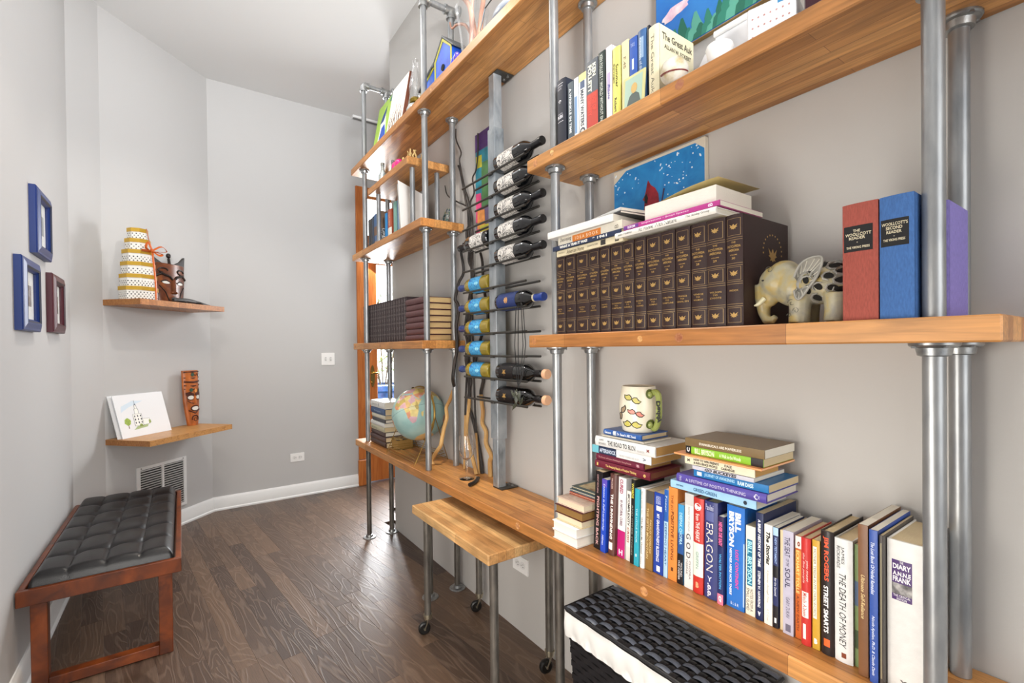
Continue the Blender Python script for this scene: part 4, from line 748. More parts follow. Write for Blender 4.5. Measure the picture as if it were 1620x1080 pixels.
# magazines and books lying on top of the encyclopedias
GM = 'lying books on the encyclopedias'
zt = 1.6565
flat_book('cream paperback lying left on the encyclopedias, lowest, with a tiny portrait', .020, .292, .21, '#dccfae', 1.052, 1.224, zt+.020, page=PAGES, group=GM, blocks=[(.7, .77, '#3a3634', .15, .95)], texts=[('Celebrating the', .03, .14, .4, .7, '#8a7c60', 'v', .0, .2), ('American Home', .17, .45, .15, .8, '#6a5c44', 'v', .01, .25), ('JOANNE MATTERN', .5, .66, .35, .65, '#4c443a', 'v', .0), ('B', .9, .95, .2, .8, '#3a3630', 'h', .02)])
flat_book('navy spined paperback with white title, second up on the left', .0145, .305, .21, '#27324e', 1.046, 1.238, zt+.0355, page=PAGES, group=GM, texts=[('WHAT A YEAR IT WAS!', .12, .55, .2, .8, '#ecebe4', 'v', .04), ('* 1961', .62, .82, .2, .8, '#ecebe4', 'v', .03)])
flat_book('white book with an orange spine block on the left pile', .026, .282, .21, '#d6cfbf', 1.050, 1.214, zt+.0625, page=PAGEW, group=GM, blocks=[(.25, .70, '#cf7a30', 0, .8)], texts=[('Decorating', .04, .23, .25, .85, '#3a342c', 'v', .0, .2), ('I D E A  B O O K', .3, .66, .2, .6, '#f2dfc4', 'v', .0), ('B', .9, .95, .2, .6, '#8a8272', 'h', .0)])
flat_book('thick white-paged magazine on the left pile', .022, .288, .215, '#e6e4e0', 1.044, 1.250, zt+.0855, page=PAGEW, group=GM, rz=2)
flat_book('thin grey-black magazine on the left pile under the white album', .006, .27, .2, '#3a3c3e', 1.056, 1.215, zt+.0925, page=PAGEW, group=GM, rz=-8)
flat_book('white album topmost of the left pile', .009, .26, .2, '#c6c7c6', 1.058, 1.205, zt+.1025, page=PAGEW, group=GM, rz=-10)
flat_book('large white picture book lying right with an orange-brown cover below', .0165, .318, .215, '#e9e6de', 1.047, .955, zt+.0195+.006, page=PAGEW, group=GM, hard=True, texts=[('Susan Freedman', .04, .2, .3, .75, '#4a4640', 'v', .0), ('At Home With Nature', .27, .66, .2, .85, '#3a3630', 'v', .0), ('The Ashley Group', .74, .95, .3, .78, '#3a3630', 'v', .0)])
flat_book('magenta spined magazine on the right pile', .0125, .295, .20, '#b03a86', 1.049, .925, zt+.0395, page=PAGEW, group=GM, blocks=[(0, .18, '#6a3a8a', .1, .9)], texts=[('ROOM', .05, .14, .2, .8, '#f4dfee', 'v', .03), ('Inspirations - Small Spaces', .22, .72, .3, .75, '#f4dfee', 'v', .0), ('B', .9, .94, .2, .8, '#f4dfee', 'h', .02)])
flat_book('thick white-paged open-edged book topmost of the right pile', .046, .215, .165, '#e6dcba', 1.072, .868, zt+.0865, page=PAGEW, group=GM, bulge=0, mat_=mat('#e8e4d8', .7, bump=.6, bscale=60, stretch=(1, 25, 1)))
lf_ = MB().grid(lambda u, v: (1.085+.2*v, .845-.19*u, zt+.088+.014*math.sin(u*2.6)+.006*v+.014*u*u), 8, 3)
lf_o = lf_.link('loose_cover_sheet', mat('#d2bf86', .6)); tag(lf_o, 'curled loose yellow cover sheet on the right pile above the encyclopedias', 'paper')
flat_book('slim silver-grey magazine at the back of the right pile', .006, .2, .13, '#9aa0a4', 1.165, .815, zt+.0265+.0205, page=PAGEW, group=GM, rz=6) if False else None

# ---- three cloth readers by the pipe
CL = 'cloth-bound readers beside the right pipe post'
def reader(label, ya, yb, h, col, lines):
    w = ya-yb-.0015
    book(label, w, h, .17, col, (1.060, yb+.0007, 1.3955), page=PAGEW, hard=True, bulge=.003, group=CL, gloss=.75, tex=True, blocks=[(.19, .41, '#1a191a', .04, .86)] if lines else [],
         texts=[(s, a, b, c, d, '#d8cdae', 'h', .015) for s, a, b, c, d in lines])
reader('brick red cloth hardback with a black label, left of the three', .382, .323, .223, '#96483c', [('THE', .222, .245, .32, .52, ), ('WOOLLCOTT', .252, .278, .09, .82), ('READER', .284, .308, .2, .66), ('.', .33, .335, .42, .46), ('THE VIKING PRESS', .365, .385, .12, .78)])
reader('royal blue cloth hardback with a black label, middle of the three', .3225, .2705, .223, '#3a639c', [("WOOLLCOTT'S", .217, .243, .07, .83), ('SECOND', .25, .276, .2, .68), ('READER', .284, .308, .22, .66), ('.', .328, .333, .43, .46), ('THE VIKING PRESS', .35, .37, .12, .76)])
book('plain lilac cloth hardback between the two pipe posts', .0255, .208, .125, '#7c70b0', (1.1135, .2365, 1.3955), page=PAGEW, hard=True, group=CL, gloss=.75, tex=True)

# ================================================================== ELEPHANT
def remesh(mb, vox, it=6):
    me = bpy.data.meshes.new('r'); me.from_pydata(mb.v, [], mb.f); fix_normals(me); o = bpy.data.objects.new('r', me); C.objects.link(o)
    m = o.modifiers.new('r', 'REMESH'); m.mode = 'VOXEL'; m.voxel_size = vox
    s = o.modifiers.new('s', 'SMOOTH'); s.iterations = it; s.factor = .5
    dg = bpy.context.evaluated_depsgraph_get(); dg.update(); r = bpy.data.meshes.new_from_object(o.evaluated_get(dg))
    out = MB(); out.add([tuple(v.co) for v in r.vertices], [tuple(p.vertices) for p in r.polygons]); bpy.data.objects.remove(o); bpy.data.meshes.remove(me); bpy.data.meshes.remove(r); return out
def elephant():
    ex, z0 = 1.125, 1.396
    t = thing('elephant_figurine', 'carved soapstone elephant with openwork body beside the red cloth book', 'figurine', (ex, .48, z0))
    SO = ramp_mat('soapstone', [(.3, '#7c7a72'), (.5, '#9c957a'), (.62, '#a8935a'), (.8, '#8d866e')], 22, .38, 4, .6, bump=.05)
    SG = ramp_mat('grey_soapstone', [(.3, '#787670'), (.7, '#9c9990')], 30, .42, 4, bump=.05)
    b = MB()
    b.ball((ex, .535, z0+.098), (.034, .040, .040), 20); b.ball((ex, .520, z0+.112), (.031, .036, .034), 20); b.ball((ex, .552, z0+.085), (.024, .026, .042), 16); b.ball((ex, .50, z0+.085), (.034, .045, .045), 18)
    b.tube([(ex, .565, z0+.095), (ex, .569, z0+.06), (ex, .566, z0+.03), (ex-.004, .558, z0+.012), (ex-.006, .543, z0+.012), (ex-.008, .536, z0+.020)], [.022, .017, .0135, .011, .009, .007], 12)
    b.ball((ex, .445, z0+.085), (.042, .057, .045), 22)
    for sx in (-1, 1):
        for yy, rr in ((.478, .0205), (.410, .0200)): b.tube([(ex+sx*.019, yy, z0+.06), (ex+sx*.021, yy, z0+.025), (ex+sx*.022, yy+.002, z0+.001)], [rr*1.2, rr, rr*1.02], 14)
    b.tube([(ex, .392, z0+.105), (ex-.004, .388, z0+.07), (ex-.006, .388, z0+.04)], [.006, .004, .004], 8)
    remesh(b, .0028, 4).link('body', SO, t)
    for sx in (-1, 1):
        MB().tube(smooth([(ex+sx*.018, .556, z0+.062), (ex+sx*.025, .566, z0+.050), (ex+sx*.028, .575, z0+.046)], 3), [.006, .0055, .005, .0045, .0035, .0025, .001], 8).link('tusk', mat('#cfc9a8', .35), t)
        EO = smooth([(.501, .083, 0), (.497, .0666, 0), (.4877, .065, 0), (.471, .087, 0), (.455, .1095, 0), (.446, .1376, 0), (.451, .148, 0), (.473, .1465, 0), (.490, .1347, 0), (.501, .112, 0)], 3); ne = len(EO)-1
        def ear(i, v, off=0):
            p = EO[i]; y = .480+(p.x-.5035)*v; z = .0855+(p.y-.0985)*v
            return (ex+sx*(.033+.016*v**.7-.010*math.sin(math.pi*v)*(1 if v < .98 else 0)+off), y, z0+z)
        e = MB()
        for off in (0, .003): e.grid(lambda u, v: ear(round(u*ne), v, off), ne, 8)
        ep = e.link('ear', SG, t)
        for k in range(1, ne, 2): sub(MB().tube([ear(k, v, .0036) for v in (.5, .65, .8, .92)], .0011, 5), 'ear_rib', mat('#c4c0b4', .5), ep)
        sub(MB().tube([ear(i, 1, .0015) for i in range(ne+1)], .0024, 6), 'ear_rim', SG, ep)
        sub(MB().tube([ear(i, .45, .0036) for i in range(2, ne-1)], .0014, 6), 'ear_fold', SG, ep)
        # eye
        MB().ball((ex+sx*.0315, .553, z0+.102), (.002, .003, .002), 8).link('eye', BLACK, t)
    # openwork: dark pierced drops with raised tendrils on the visible flank
    for sx in (-1, 1):
        for k, (yy, zz, a) in enumerate([(.452, .112, .6), (.432, .122, .2), (.412, .118, -.2), (.398, .106, -.7), (.458, .09, 1.2), (.438, .098, .9), (.416, .095, .3), (.398, .086, -.4), (.455, .068, 1.4), (.434, .074, .8), (.41, .07, .2), (.44, .052, .4), (.42, .05, 0), (.400, .066, -.6)]):
            def surfx(y, z):
                q = 1-((y-.445)/.058)**2-((z-.085)/.045)**2; return ex+sx*.042*math.sqrt(max(q, .02))
            g = MB(); P = []
            for j in range(10):
                th = 2*math.pi*j/10; lu = .0098*math.cos(th)*(1.25 if math.cos(th) > 0 else .8); lv = .0060*math.sin(th)
                y = yy+lu*math.cos(a)-lv*math.sin(a); z = zz+lu*math.sin(a)+lv*math.cos(a); P.append((surfx(y, z)+sx*.0014, y, z0+z))
            g.add(P+[(surfx(yy, zz)+sx*.0016, yy, z0+zz)], [(j, (j+1) % 10, 10) for j in range(10)]); g.link('pierced_hole', mat('#14120f', .9), t)
            g = MB().tube([(surfx(yy+.012*math.cos(a+s*1.1), zz+.009*math.sin(a+s*1.1))+sx*.001, yy+.012*math.cos(a+s*1.1), z0+zz+.009*math.sin(a+s*1.1)) for s in (-1.6, -.9, -.2, .5, 1.2)], [.0010, .0024, .0028, .0024, .0010], 6); g.link('tendril', SG, t)
    for k, (yy, zz, rr) in enumerate([(.487, .045, .009), (.478, .028, .007), (.492, .018, .005), (.54, .125, .009)]):
        x_ = ex-.041 if k < 3 else ex-.0275
        g = MB().tube([(x_+.0015*0, yy+rr*(1-j*.06)*math.cos(j*.55), z0+zz+rr*(1-j*.06)*math.sin(j*.55)) for j in range(15)], .0006, 4); g.link('engraved_scroll', mat('#4c4a40', .6), t)
elephant()
# ---- cardinal painting behind the encyclopedias
def canvas(name, label, y0, y1, z0, z1, base, edge='#d8d2c4', th=.018):
    t = thing(name, label, 'painting', (Xw-.002, (y0+y1)/2, z0))
    MB().box(Xw-.001-th, Xw-.001, y0, y1, z0, z1, .001).link('canvas', mat(edge, .7), t)
    x = Xw-.0014-th
    if base: MB().prism(base[0], lambda a, b, d: (x+d, a, b), -.0002, .0005).link('painted_ground', base[1], t)
    return t, x
BL = ramp_mat('blue_paint', [(.3, '#1672b8'), (.7, '#2a8ccc')], 16, .5, 4, 1, bump=.1)
ya, yb_ = 1.178, .817
t, x = canvas('cardinal_painting', 'blue canvas painting of a red cardinal in falling snow behind the encyclopedias', yb_, ya, 1.40, 1.975, ([(yb_+.002, 1.41), (ya-.002, 1.41), (ya-.002, 1.93), (1.12, 1.965), (.85, 1.965), (yb_+.002, 1.94)], BL), '#cfc8b8')
bird = [(1.026, 1.905), (1.014, 1.885), (.998, 1.872), (.985, 1.85), (.980, 1.80), (.986, 1.755), (1.0, 1.70), (1.02, 1.66), (1.05, 1.62), (1.066, 1.66), (1.062, 1.72), (1.054, 1.77), (1.045, 1.80), (1.040, 1.84), (1.048, 1.845), (1.038, 1.86)]
MB().prism(bird, lambda a, b, d: (x-d, a, b), .0003, .0012).link('painted_cardinal', ramp_mat('cardinal_red', [(.35, '#7a1626'), (.65, '#a81f30')], 30, .5), t)
MB().prism([(1.043, 1.852), (1.032, 1.862), (1.026, 1.845), (1.03, 1.828), (1.04, 1.832)], lambda a, b, d: (x-d, a, b), .0012, .0018).link('painted_face', BLACK, t)
MB().prism([(1.048, 1.845), (1.04, 1.852), (1.04, 1.838)], lambda a, b, d: (x-d, a, b), .0018, .0022).link('painted_beak', mat('#8a2a1c', .5), t)
MB().tube([(x-.001, .984, 1.74), (x-.001, .976, 1.80), (x-.001, .962, 1.86)], .0022, 5).link('painted_twig', mat('#3b1c3c', .6), t)
rl = random.Random(11); sn = MB()
for k in range(150):
    y = rl.uniform(yb_+.01, ya-.01); z = rl.uniform(1.62, 1.96); r = rl.uniform(.001, .0032); e = rl.choice((1, 1, 2.2)); a = rl.uniform(0, 3)
    if .975 < y < 1.066 and z < 1.91: continue
    sn.prism([(y+r*math.cos(j*1.05)*math.cos(a)-r*e*math.sin(j*1.05)*math.sin(a), z+r*math.cos(j*1.05)*math.sin(a)+r*e*math.sin(j*1.05)*math.cos(a)) for j in range(6)], lambda p, q, d: (x-d, p, q), .0003, .0010)
so = sn.link('painted_snow', mat('#dcebf6', .5), t); so['kind'] = 'stuff'

# ================================================================== UPPER RIGHT BOARD
zu = 2.0305; GU = 'upright books on the upper right board'
ub = [
 ('black hardback with white author name and asterisk, leftmost on the upper right board', 1.235, 1.190, .228, .16, '#2b2e38', 1, [(.06, .066, '#e4e4e8', .08, .75), (.62, .626, '#e4e4e8', .08, .75)], [('DECISION', .09, .115, .12, .7, '#c8c8d0', 'h', .0), ('POINTS', .13, .155, .12, .6, '#c8c8d0', 'h', .0), ('*', .3, .36, .25, .55, '#f0f0f4', 'h', .1), ('GEORGE W.', .5, .52, .15, .7, '#c8c8d0', 'h', .0), ('BUSH', .53, .58, .12, .7, '#e8e8ee', 'h', .03)]),
 ('slim slate paperback with white capital title', 1.181, 1.153, .198, .13, '#4f5a62', 0, [], [('A WRINKLE IN TIME', .1, .85, .25, .65, '#e6ebee', 'v', .02)]),
 ('slim white and blue paperback with a watercolour spine', 1.151, 1.130, .200, .13, '#d8dfe6', 0, [(.3, .9, '#6f93bd', .1, .7)], []),
 ('white paperback with a round picture and dark title', 1.128, 1.094, .201, .13, '#dcdfdc', 0, [(.0, .12, '#d6cf8c'), (.12, .24, '#4a5a78', .2, .8)], [('MANY WATERS', .26, .84, .25, .7, '#2c3444', 'v', .02), ('O', .86, .98, .1, .85, '#2c3444', 'h', .03)]),
 ('thick thriller with grey head and red foot', 1.092, 1.043, .222, .14, '#5a5f66', 0, [(.46, 1, '#b4463c')], [('KEN', .06, .24, .55, .85, '#e6e6d2', 'v', .04), ('FOLLETT', .06, .44, .12, .48, '#e6e6d2', 'v', .04), ('EDGE OF', .48, .72, .52, .86, '#d84c3e', 'v', .05), ('ETERNITY', .48, .78, .12, .46, '#d84c3e', 'v', .05)]),
 ('dark green-black paperback with serif capitals', 1.040, 1.011, .226, .14, '#23302c', 0, [], [('KEN FOLLETT * WORLD WITHOUT END', .04, .97, .25, .68, '#d6ded4', 'v', .0)]),
 ('white paperback with a lilac floral spine', 1.008, .984, .227, .14, '#d8d0d6', 0, [(.35, .6, '#b4a4c4', .2, .7)], [('Rosie', .5, .7, .3, .7, '#5a5a9a', 'v', .02, .3)]),
 ('pale yellow hardback with black title', 1.05-.068, .950, .207, .14, '#e6df72', 1, [], [('Savage', .22, .5, .12, .4, '#2c2a20', 'v', .02), ('Summer', .25, .58, .5, .8, '#2c2a20', 'v', .02), ('Robert', .72, .92, .3, .62, '#2c2a20', 'v', .02)]),
 ('cream paperback behind the trading card', .946, .919, .209, .13, '#e0d2a8', 0, [], [('F.45', .22, .38, .25, .6, '#6a6044', 'v', .0)]),
 ('medium blue paperback with a white feather mark', .917, .888, .203, .13, '#3257a8', 0, [], [('1', .3, .45, .35, .6, '#cfdcf4', 'h', .02), ('TURTLE', .08, .13, .2, .7, '#b8c8ea', 'h', .0)]),
 ('steel-blue hardback with a pale two-line title', .886, .856, .206, .14, '#3d6190', 1, [(.1, .38, '#8fa8c4', .3, .75)], [('Chronicles', .1, .4, .25, .5, '#dfe8f2', 'v', .01), ('of the Sea', .42, .66, .3, .6, '#c8d6e6', 'v', .0)]),
 ('thin near-black paperback next to the cream novel', .8535, .8455, .207, .14, '#1f2026', 0, [], []),
]
for lb, ya, yb, h, dep, col, hard, bl, tx in ub:
    book(lb, ya-yb-.0008, h, dep, col, (1.070, yb+.0004, zu), page=PAGEW, hard=bool(hard), blocks=bl, texts=tx, group=GU)
book('cream novel with its titled cover facing the room, behind the baseball', .034, .190, .155, '#ded6b6', (1.064, .8095, zu), page=PAGEW, hard=True, group=GU, bulge=.004, texts=[('The Great Auk', .12, .95, .3, .62, '#7a7460', 'v', .0)],
     side=('#4a4436', [('The Great Auk', .080, .162, .135, .020), ('ALLAN W. ECKERT', .082, .136, .120, .012), ('a novel', .082, .118, .04, .007)]),
     extra=lambda t, w, h, dep, surf: MB().box(.045, .12, -.0004, 0, .03, .10).link('cover_picture', mat('#8f8b84', .5), t))
def baseball(label, c, r, name='baseball'):
    t = thing(name, label, 'ball', (c[0], c[1], c[2]-r))
    MB().ball(c, r, 36).link('leather', ramp_mat('scuffed_leather', [(.32, '#b8a678'), (.45, '#cfcabc'), (.75, '#dddcd8')], 24, .4, 4), t)
    v = (Vector((0, 0, 1.35))-Vector(c)).normalized(); rt = Vector((0, 0, 1)).cross(v).normalized(); up = v.cross(rt)
    for k in range(30):
        a = -1.2+2.4*k/29; p = (v*math.cos(a)+rt*math.sin(a)+up*(.16-.30*(1-math.cos(a*1.15)))).normalized()
        a2 = a+.05; p2 = (v*math.cos(a2)+rt*math.sin(a2)+up*(.42-.34*(1-math.cos(a2*1.15)))).normalized(); tn = (p2-p).normalized(); s = p.cross(tn).normalized()
        for sg in (-1, 1):
            q0 = p*1.008; q1 = (p+s*.13*sg-tn*.07).normalized()*1.008
            MB().tube([Vector(c)+q0*r, Vector(c)+(q0+q1).normalized()*r*1.012, Vector(c)+q1*r], .0008, 4).link('stitch', mat('#7a2a2c', .6), t)
baseball('scuffed white baseball with dark red stitching in front of the cream novel', (1.064, .763, zu+.0357), .0355)
tc_ = thing('trading_card', 'framed portrait trading card leaning on the yellow and cream books', 'card', (1.056, .89, zu))
def card_fn(a, b, d): return (1.058-d+b*.08, .932-a, zu+b)
MB().prism([(0, 0), (.078, 0), (.078, .092), (0, .092)], card_fn, 0, .004).link('card_case', mat('#c9c690', .25), tc_)
MB().prism([(.008, .006), (.070, .006), (.070, .084), (.008, .084)], card_fn, .004, .0045).link('card_picture', mat('#9fb8a8', .4), tc_)
MB().prism([(.018, .006), (.026, .03), (.034, .036), (.050, .036), (.06, .028), (.066, .006)], card_fn, .0045, .005).link('printed_jacket', mat('#4e5a58', .5), tc_)
MB().prism([(.042+.011*math.cos(a*.52), .050+.015*math.sin(a*.52)) for a in range(12)], card_fn, .005, .0055).link('printed_face', mat('#c2a263', .5), tc_)
wc = thing('white_card', 'blank white card leaning against the wall right of the baseball', 'card', (1.20, .76, zu))
MB().prism([(0, 0), (.105, 0), (.09, .17), (0, .165)], lambda a, b, d: (1.17-d+b*.55, .815-a-b*.1, zu+b), 0, .003).link('sheet', mat('#e2e3e6', .35), wc)
wb = thing('white_box', 'glossy white gift box with a small dark monogram on the upper right board', 'box', (1.15, .64, zu))
MB().box(1.13, 1.235, .60, .69, zu+.0005, zu+.108, .003).link('box_body', mat('#e6e7ea', .2), wb); MB().box(1.127, 1.238, .597, .693, zu+.1085, zu+.124, .003).link('lid', mat('#eceded', .2), wb)
MB().box(1.15, 1.162, .5962, .597, zu+.095-.0, zu+.119).link('monogram', mat('#2c3038', .4), wb)
wd = thing('lace_doily_dish', 'white pierced dish standing in front of the white box', 'dish', (1.09, .64, zu))
MB().lathe([(.0, .0), (.02, .0), (.024, .01), (.032, .05), (.030, .056), (.026, .05), (.018, .012), (0, .008)], (1.095, .655, zu), n=28).link('bowl', mat('#e6e6e4', .4), wd)
tb = thing('tissue_box', 'white box printed with dotted rows near the right end of the upper right board', 'box', (1.12, .54, zu), (0, 0, R(12)), local=True)
MB().box(-.02, .07, -.05, .05, .0005, .100, .004).link('carton', mat('#e8e9ec', .35), tb)
g = MB()
for r_ in range(3):
    for c_ in range(7): g.cyl((-.0203, -.038+c_*.0125, .03+r_*.021), (-.0208, -.038+c_*.0125, .03+r_*.021), .0022, n=6)
g.link('printed_dots', mat('#b98a86', .5), tb); MB().box(-.0206, -.02, -.035, -.015, .085, .096).link('printed_tag', mat('#3a86b8', .4), tb)
MB().box(1.11, 1.19, .415, .47, zu+.0005, zu+.115, .004).link('maroon_box', mat('#3a1420', .3))
tag(bpy.data.objects['maroon_box'], 'small glossy maroon box near the right end of the upper right board', 'box')
gb = MB().tube(smooth([(1.26, .60, zu+.22), (1.255, .57, zu+.245), (1.25, .54, zu+.24), (1.25, .52, zu+.26)], 4), .008, 8).cyl((1.26, .56, zu+.0005), (1.26, .56, zu+.245), .006); gb.lathe([(.03, 0), (.03, .006), (.006, .012)], (1.26, .56, zu+.0005))
tag(gb.link('brass_stand', BRASS), 'small brass stand with a curled arm behind the white boxes', 'stand')
# forest and clouds painting
t, x = canvas('landscape_painting', 'canvas painting of blue sky, pink clouds and green forest above the upper right board', .30, .99, 2.272, 2.62, ([(.302, 2.274), (.988, 2.274), (.988, 2.618), (.302, 2.618)], ramp_mat('sky_paint', [(.3, '#1f62b8'), (.7, '#3382cc')], 8, .5)), '#a88c5c')
rl = random.Random(4)
for k in range(34):
    y = .985-k*.0205+rl.uniform(-.01, .01); hh = rl.uniform(.035, .10); w = rl.uniform(.02, .032)
    P = [(y-w, 2.276), (y+w, 2.276), (y+w*.8, 2.276+hh*.4), (y+w*.45, 2.276+hh*.5), (y+w*.5, 2.276+hh*.65), (y+w*.15, 2.276+hh), (y-w*.1, 2.276+hh), (y-w*.5, 2.276+hh*.62), (y-w*.8, 2.276+hh*.4)]
    P = [(max(.303, min(.987, a)), b) for a, b in P]
    MB().prism(P, lambda a, b, d: (x-d, a, b), .0003, .001+.00004*k).link('painted_tree', mat(('#2f7f6c', '#5aa592', '#246a58')[k % 3], .55), t)
for (yc, zc, rw, rh, ti) in ((.915, 2.40, .05, .018, .5), (.80, 2.45, .03, .012, .4), (.62, 2.5, .05, .02, .3)):
    MB().prism([(yc+rw*math.cos(j*.42)*(1+.15*math.sin(j*3)), zc+rh*math.sin(j*.42)*(1+.2*math.cos(j*2))-ti*rw*.3*math.cos(j*.42)) for j in range(15)], lambda a, b, d: (x-d, a, b), .0003, .002).link('painted_cloud', ramp_mat('pink_cloud', [(.3, '#d8b4c8'), (.7, '#eee0e4')], 40, .6), t)

# ================================================================== LEFT BAY: middle board (encyclopedia set)
LEB = mat('#33272a', .5, bump=.25, bscale=500, var=.08); nL = 19
yl, yr = 3.487, 2.668; stp = (yl-yr)/nL
def lx(t, w, h, dep, surf):
    g = MB()
    for z in (.16, .18, .36, .38, .56, .58, .80, .82): g.grid(lambda u, v: (surf(w*(.05+.9*u))-.0005, w*(.05+.9*u), h*(1-z)+.0012*v), 3, 1)
    for y in (.08, .88): g.grid(lambda u, v: (surf(w*y)-.0005, w*(y+.04*u), h*(.03+.94*v)), 1, 1)
    g.link('gilt_rules', mat('#8c8480', .45, .2), t)['kind'] = 'stuff'
    g = MB()
    for zc in (.09, .27, .47, .69, .91):
        for q in (-.006, 0, .006): g.grid(lambda u, v: (surf(w*.5)-.0011, w*(.32+.34*u), h*(1-zc)+q+.002*v), 1, 1)
    g.link('gilt_blocks', mat('#8c8480', .45, .2), t)['kind'] = 'stuff'
proto = book('dark uniform encyclopedia volume in the left set', stp-.0012, .270, .125, '#3a2c2e', (1.111, yl-stp, 1.3955), page=PAGES, hard=True, mat_=LEB, bulge=.004, group='dark encyclopedia set on the middle left board', extra=lx, name='encyclopedia_volume')
proto['label'] = 'dark uniform encyclopedia volume, first from the door end of the left set'
for i in range(1, nL):
    c = copy_tree(proto); c['label'] = 'dark uniform encyclopedia volume, %s from the door end of the left set' % ORD[i]; c.location = (1.111+.001*(i % 2), yl-stp*(i+1), 1.3955)
LEC = mat('#5a3436', .42, bump=.25, bscale=400, var=.12)
hs = .2455/7
for i in range(7):
    z0 = 1.3958+i*hs; t = flat_book('plum leather volume lying in the pile beside the dark set, %s from the bottom' % ('first', 'second', 'third', 'fourth', 'fifth', 'sixth', 'seventh')[i], hs-.0022, .262-(.006 if i % 2 else 0), .165, '#5a3436', 1.100+.003*(i % 2), 2.652+(.004 if i in (0, 2) else 0)-(.005 if i % 2 else 0), z0+hs-.0012, hard=True, bulge=.007, mat_=LEC, page=mat('#c8ab7a', .8, bump=.5, bscale=60, stretch=(1, 25, 1)), group='plum leather volumes lying on the middle left board', name='encyclopedia_volume')
    g = MB(); w = hs-.0022
    for zf in (.12, .5, .88): g.grid(lambda u, v: (-.0072*(1-abs(2*u-1)**2.2)-.0004, w*u, .262*zf+.0012*v), 6, 1)
    g.link('gilt_rules', mat('#8a6a5a', .5, .2), t)['kind'] = 'stuff'

# ================================================================== LEFT BAY: upper board books
GB_ = 'upright books on the upper left board'; z2 = 2.0455
SPK = ramp_mat('speckled_cover', [(0, '#dcdcda'), (.45, '#c9c9c6'), (.5, '#1e1e20'), (.7, '#1e1e20')], 120, .5, 2)
up2 = [
 ('thin black album at the left end of the upper left board', 3.395, 3.355, .24, '#23252a'), ('thin charcoal album, second from the left end', 3.350, 3.315, .24, '#3b3a3c'), ('slate blue album near the left pipe', 3.312, 3.275, .245, '#3c4c62'),
 ('blue book with a brown picture band on its spine, upper left board', 3.270, 3.215, .25, '#41689a'), ('brown book with a blue picture band on its spine, upper left board', 3.210, 3.155, .255, '#7a6656'), ('black and white speckled notebook', 3.150, 3.075, .115, 'SPK'),
 ('bright sky blue hardback on the upper left board', 3.060, 3.012, .205, '#2f84c2'), ('rust-orange hardback with a pale lower band', 3.005, 2.935, .215, '#b0553a'), ('pale teal hardback on the upper left board', 2.905, 2.845, .24, '#7eb0a6'),
 ('grey-blue patterned hardback beside the pale teal one', 2.840, 2.790, .238, '#6a8cb0'), ('thin white booklet between grey-blue and dark green books', 2.786, 2.765, .225, '#e2e4e0'), ('dark green hardback beside the white binder', 2.760, 2.700, .255, '#2c4036')]
for lb, a, b, h, col in up2:
    bl = [(.55, .82, '#e8e4dc')] if 'rust' in lb else ([(.35, .6, '#7a5a44'), (.75, .9, '#9a8474')] if 'blue book' in lb else ([(.3, .5, '#4a74a8')] if 'brown book' in lb else []))
    book(lb, a-b-.002, h, .112, col if col != 'SPK' else '#cccccc', (1.125 if 'speckled' not in lb else 1.112, b+.001, z2), page=PAGEW, hard=('hardback' in lb), blocks=bl, mat_=SPK if col == 'SPK' else None, group=GB_, texts=[('ROMANCE & MEMORY', .08, .5, .3, .7, '#e8c8b0', 'v', .0)] if 'rust' in lb else [])
MB_ = thing('white_binder', 'large blank white portfolio panel standing across the upper left board', 'binder', (1.07, 2.63, z2))
MB().prism([(1.060, z2+.0005), (1.235, z2+.0005), (1.232, z2+.235), (1.058, z2+.30)], lambda a, b, d: (a, 2.62+(b-z2)*.12+d, b), 0, .003).link('front_panel', mat('#dcdad6', .5, bump=.15, bscale=300), MB_)
MB().prism([(1.065, z2+.0005), (1.235, z2+.0005), (1.232, z2+.25), (1.063, z2+.285)], lambda a, b, d: (a, 2.65+(b-z2)*.10+d, b), 0, .003).link('back_panel', mat('#c4c4c0', .5), MB_)
# painted plate / small art piece by the rear post
ap = thing('painted_plate', 'small colourful hand-painted plate leaning at the back of the upper left board', 'plate', (1.255, 2.42, z2))
MB().prism([(.045*math.cos(a*.3927)+.0, .058*math.sin(a*.3927)) for a in range(16)], lambda a, b, d: (1.262+b*.25, 2.445+a*1.0+d*.3, z2+.060+b), 0, .008).link('plate_body', ramp_mat('painted_glaze', [(0, '#e6e6e2'), (.42, '#e6e6e2'), (.46, '#24407c'), (.52, '#3a7c58'), (.57, '#e6e6e2'), (.64, '#c8bc4a'), (.7, '#28304a')], 26, .3, 3, 1.5), ap)
# riser shelf items
zr = 2.4265
def bottle_small(label, x, y, s):
    t = thing('glass_bottle', label, 'bottle', (x, y, zr)); MB().lathe([(0, .002), (.022*s, .0), (.024*s, .01), (.024*s, .06), (.012*s, .09), (.009*s, .12), (.011*s, .125), (.011*s, .132), (.007*s, .132), (.006*s, .10), (.020*s, .06), (.020*s, .008), (0, .006)], (x, y, zr+.0005), n=20).link('glass', mat('#e8f0f0', .05, trans=.85), t)
    MB().lathe([(.0085*s, .128), (.011*s, .13), (.011*s, .145), (0, .147)], (x, y, zr+.0005), n=14).link('stopper', mat('#9a9c94', .3, .6), t)
bottle_small('tall clear glass bottle at the left on the riser shelf', 1.10, 3.02, 1.15); bottle_small('smaller clear bottle between the tall bottle and pink heart', 1.14, 2.94, 1.0)
ph = thing('pink_heart', 'hot pink glossy heart ornament on the riser shelf', 'ornament', (1.115, 2.80, zr))
g = MB()
for dy in (-.024, .024): g.ball((1.115, 2.80+dy, zr+.062), (.028, .036, .034), 18)
g.ball((1.115, 2.80, zr+.036), (.026, .036, .034), 18)
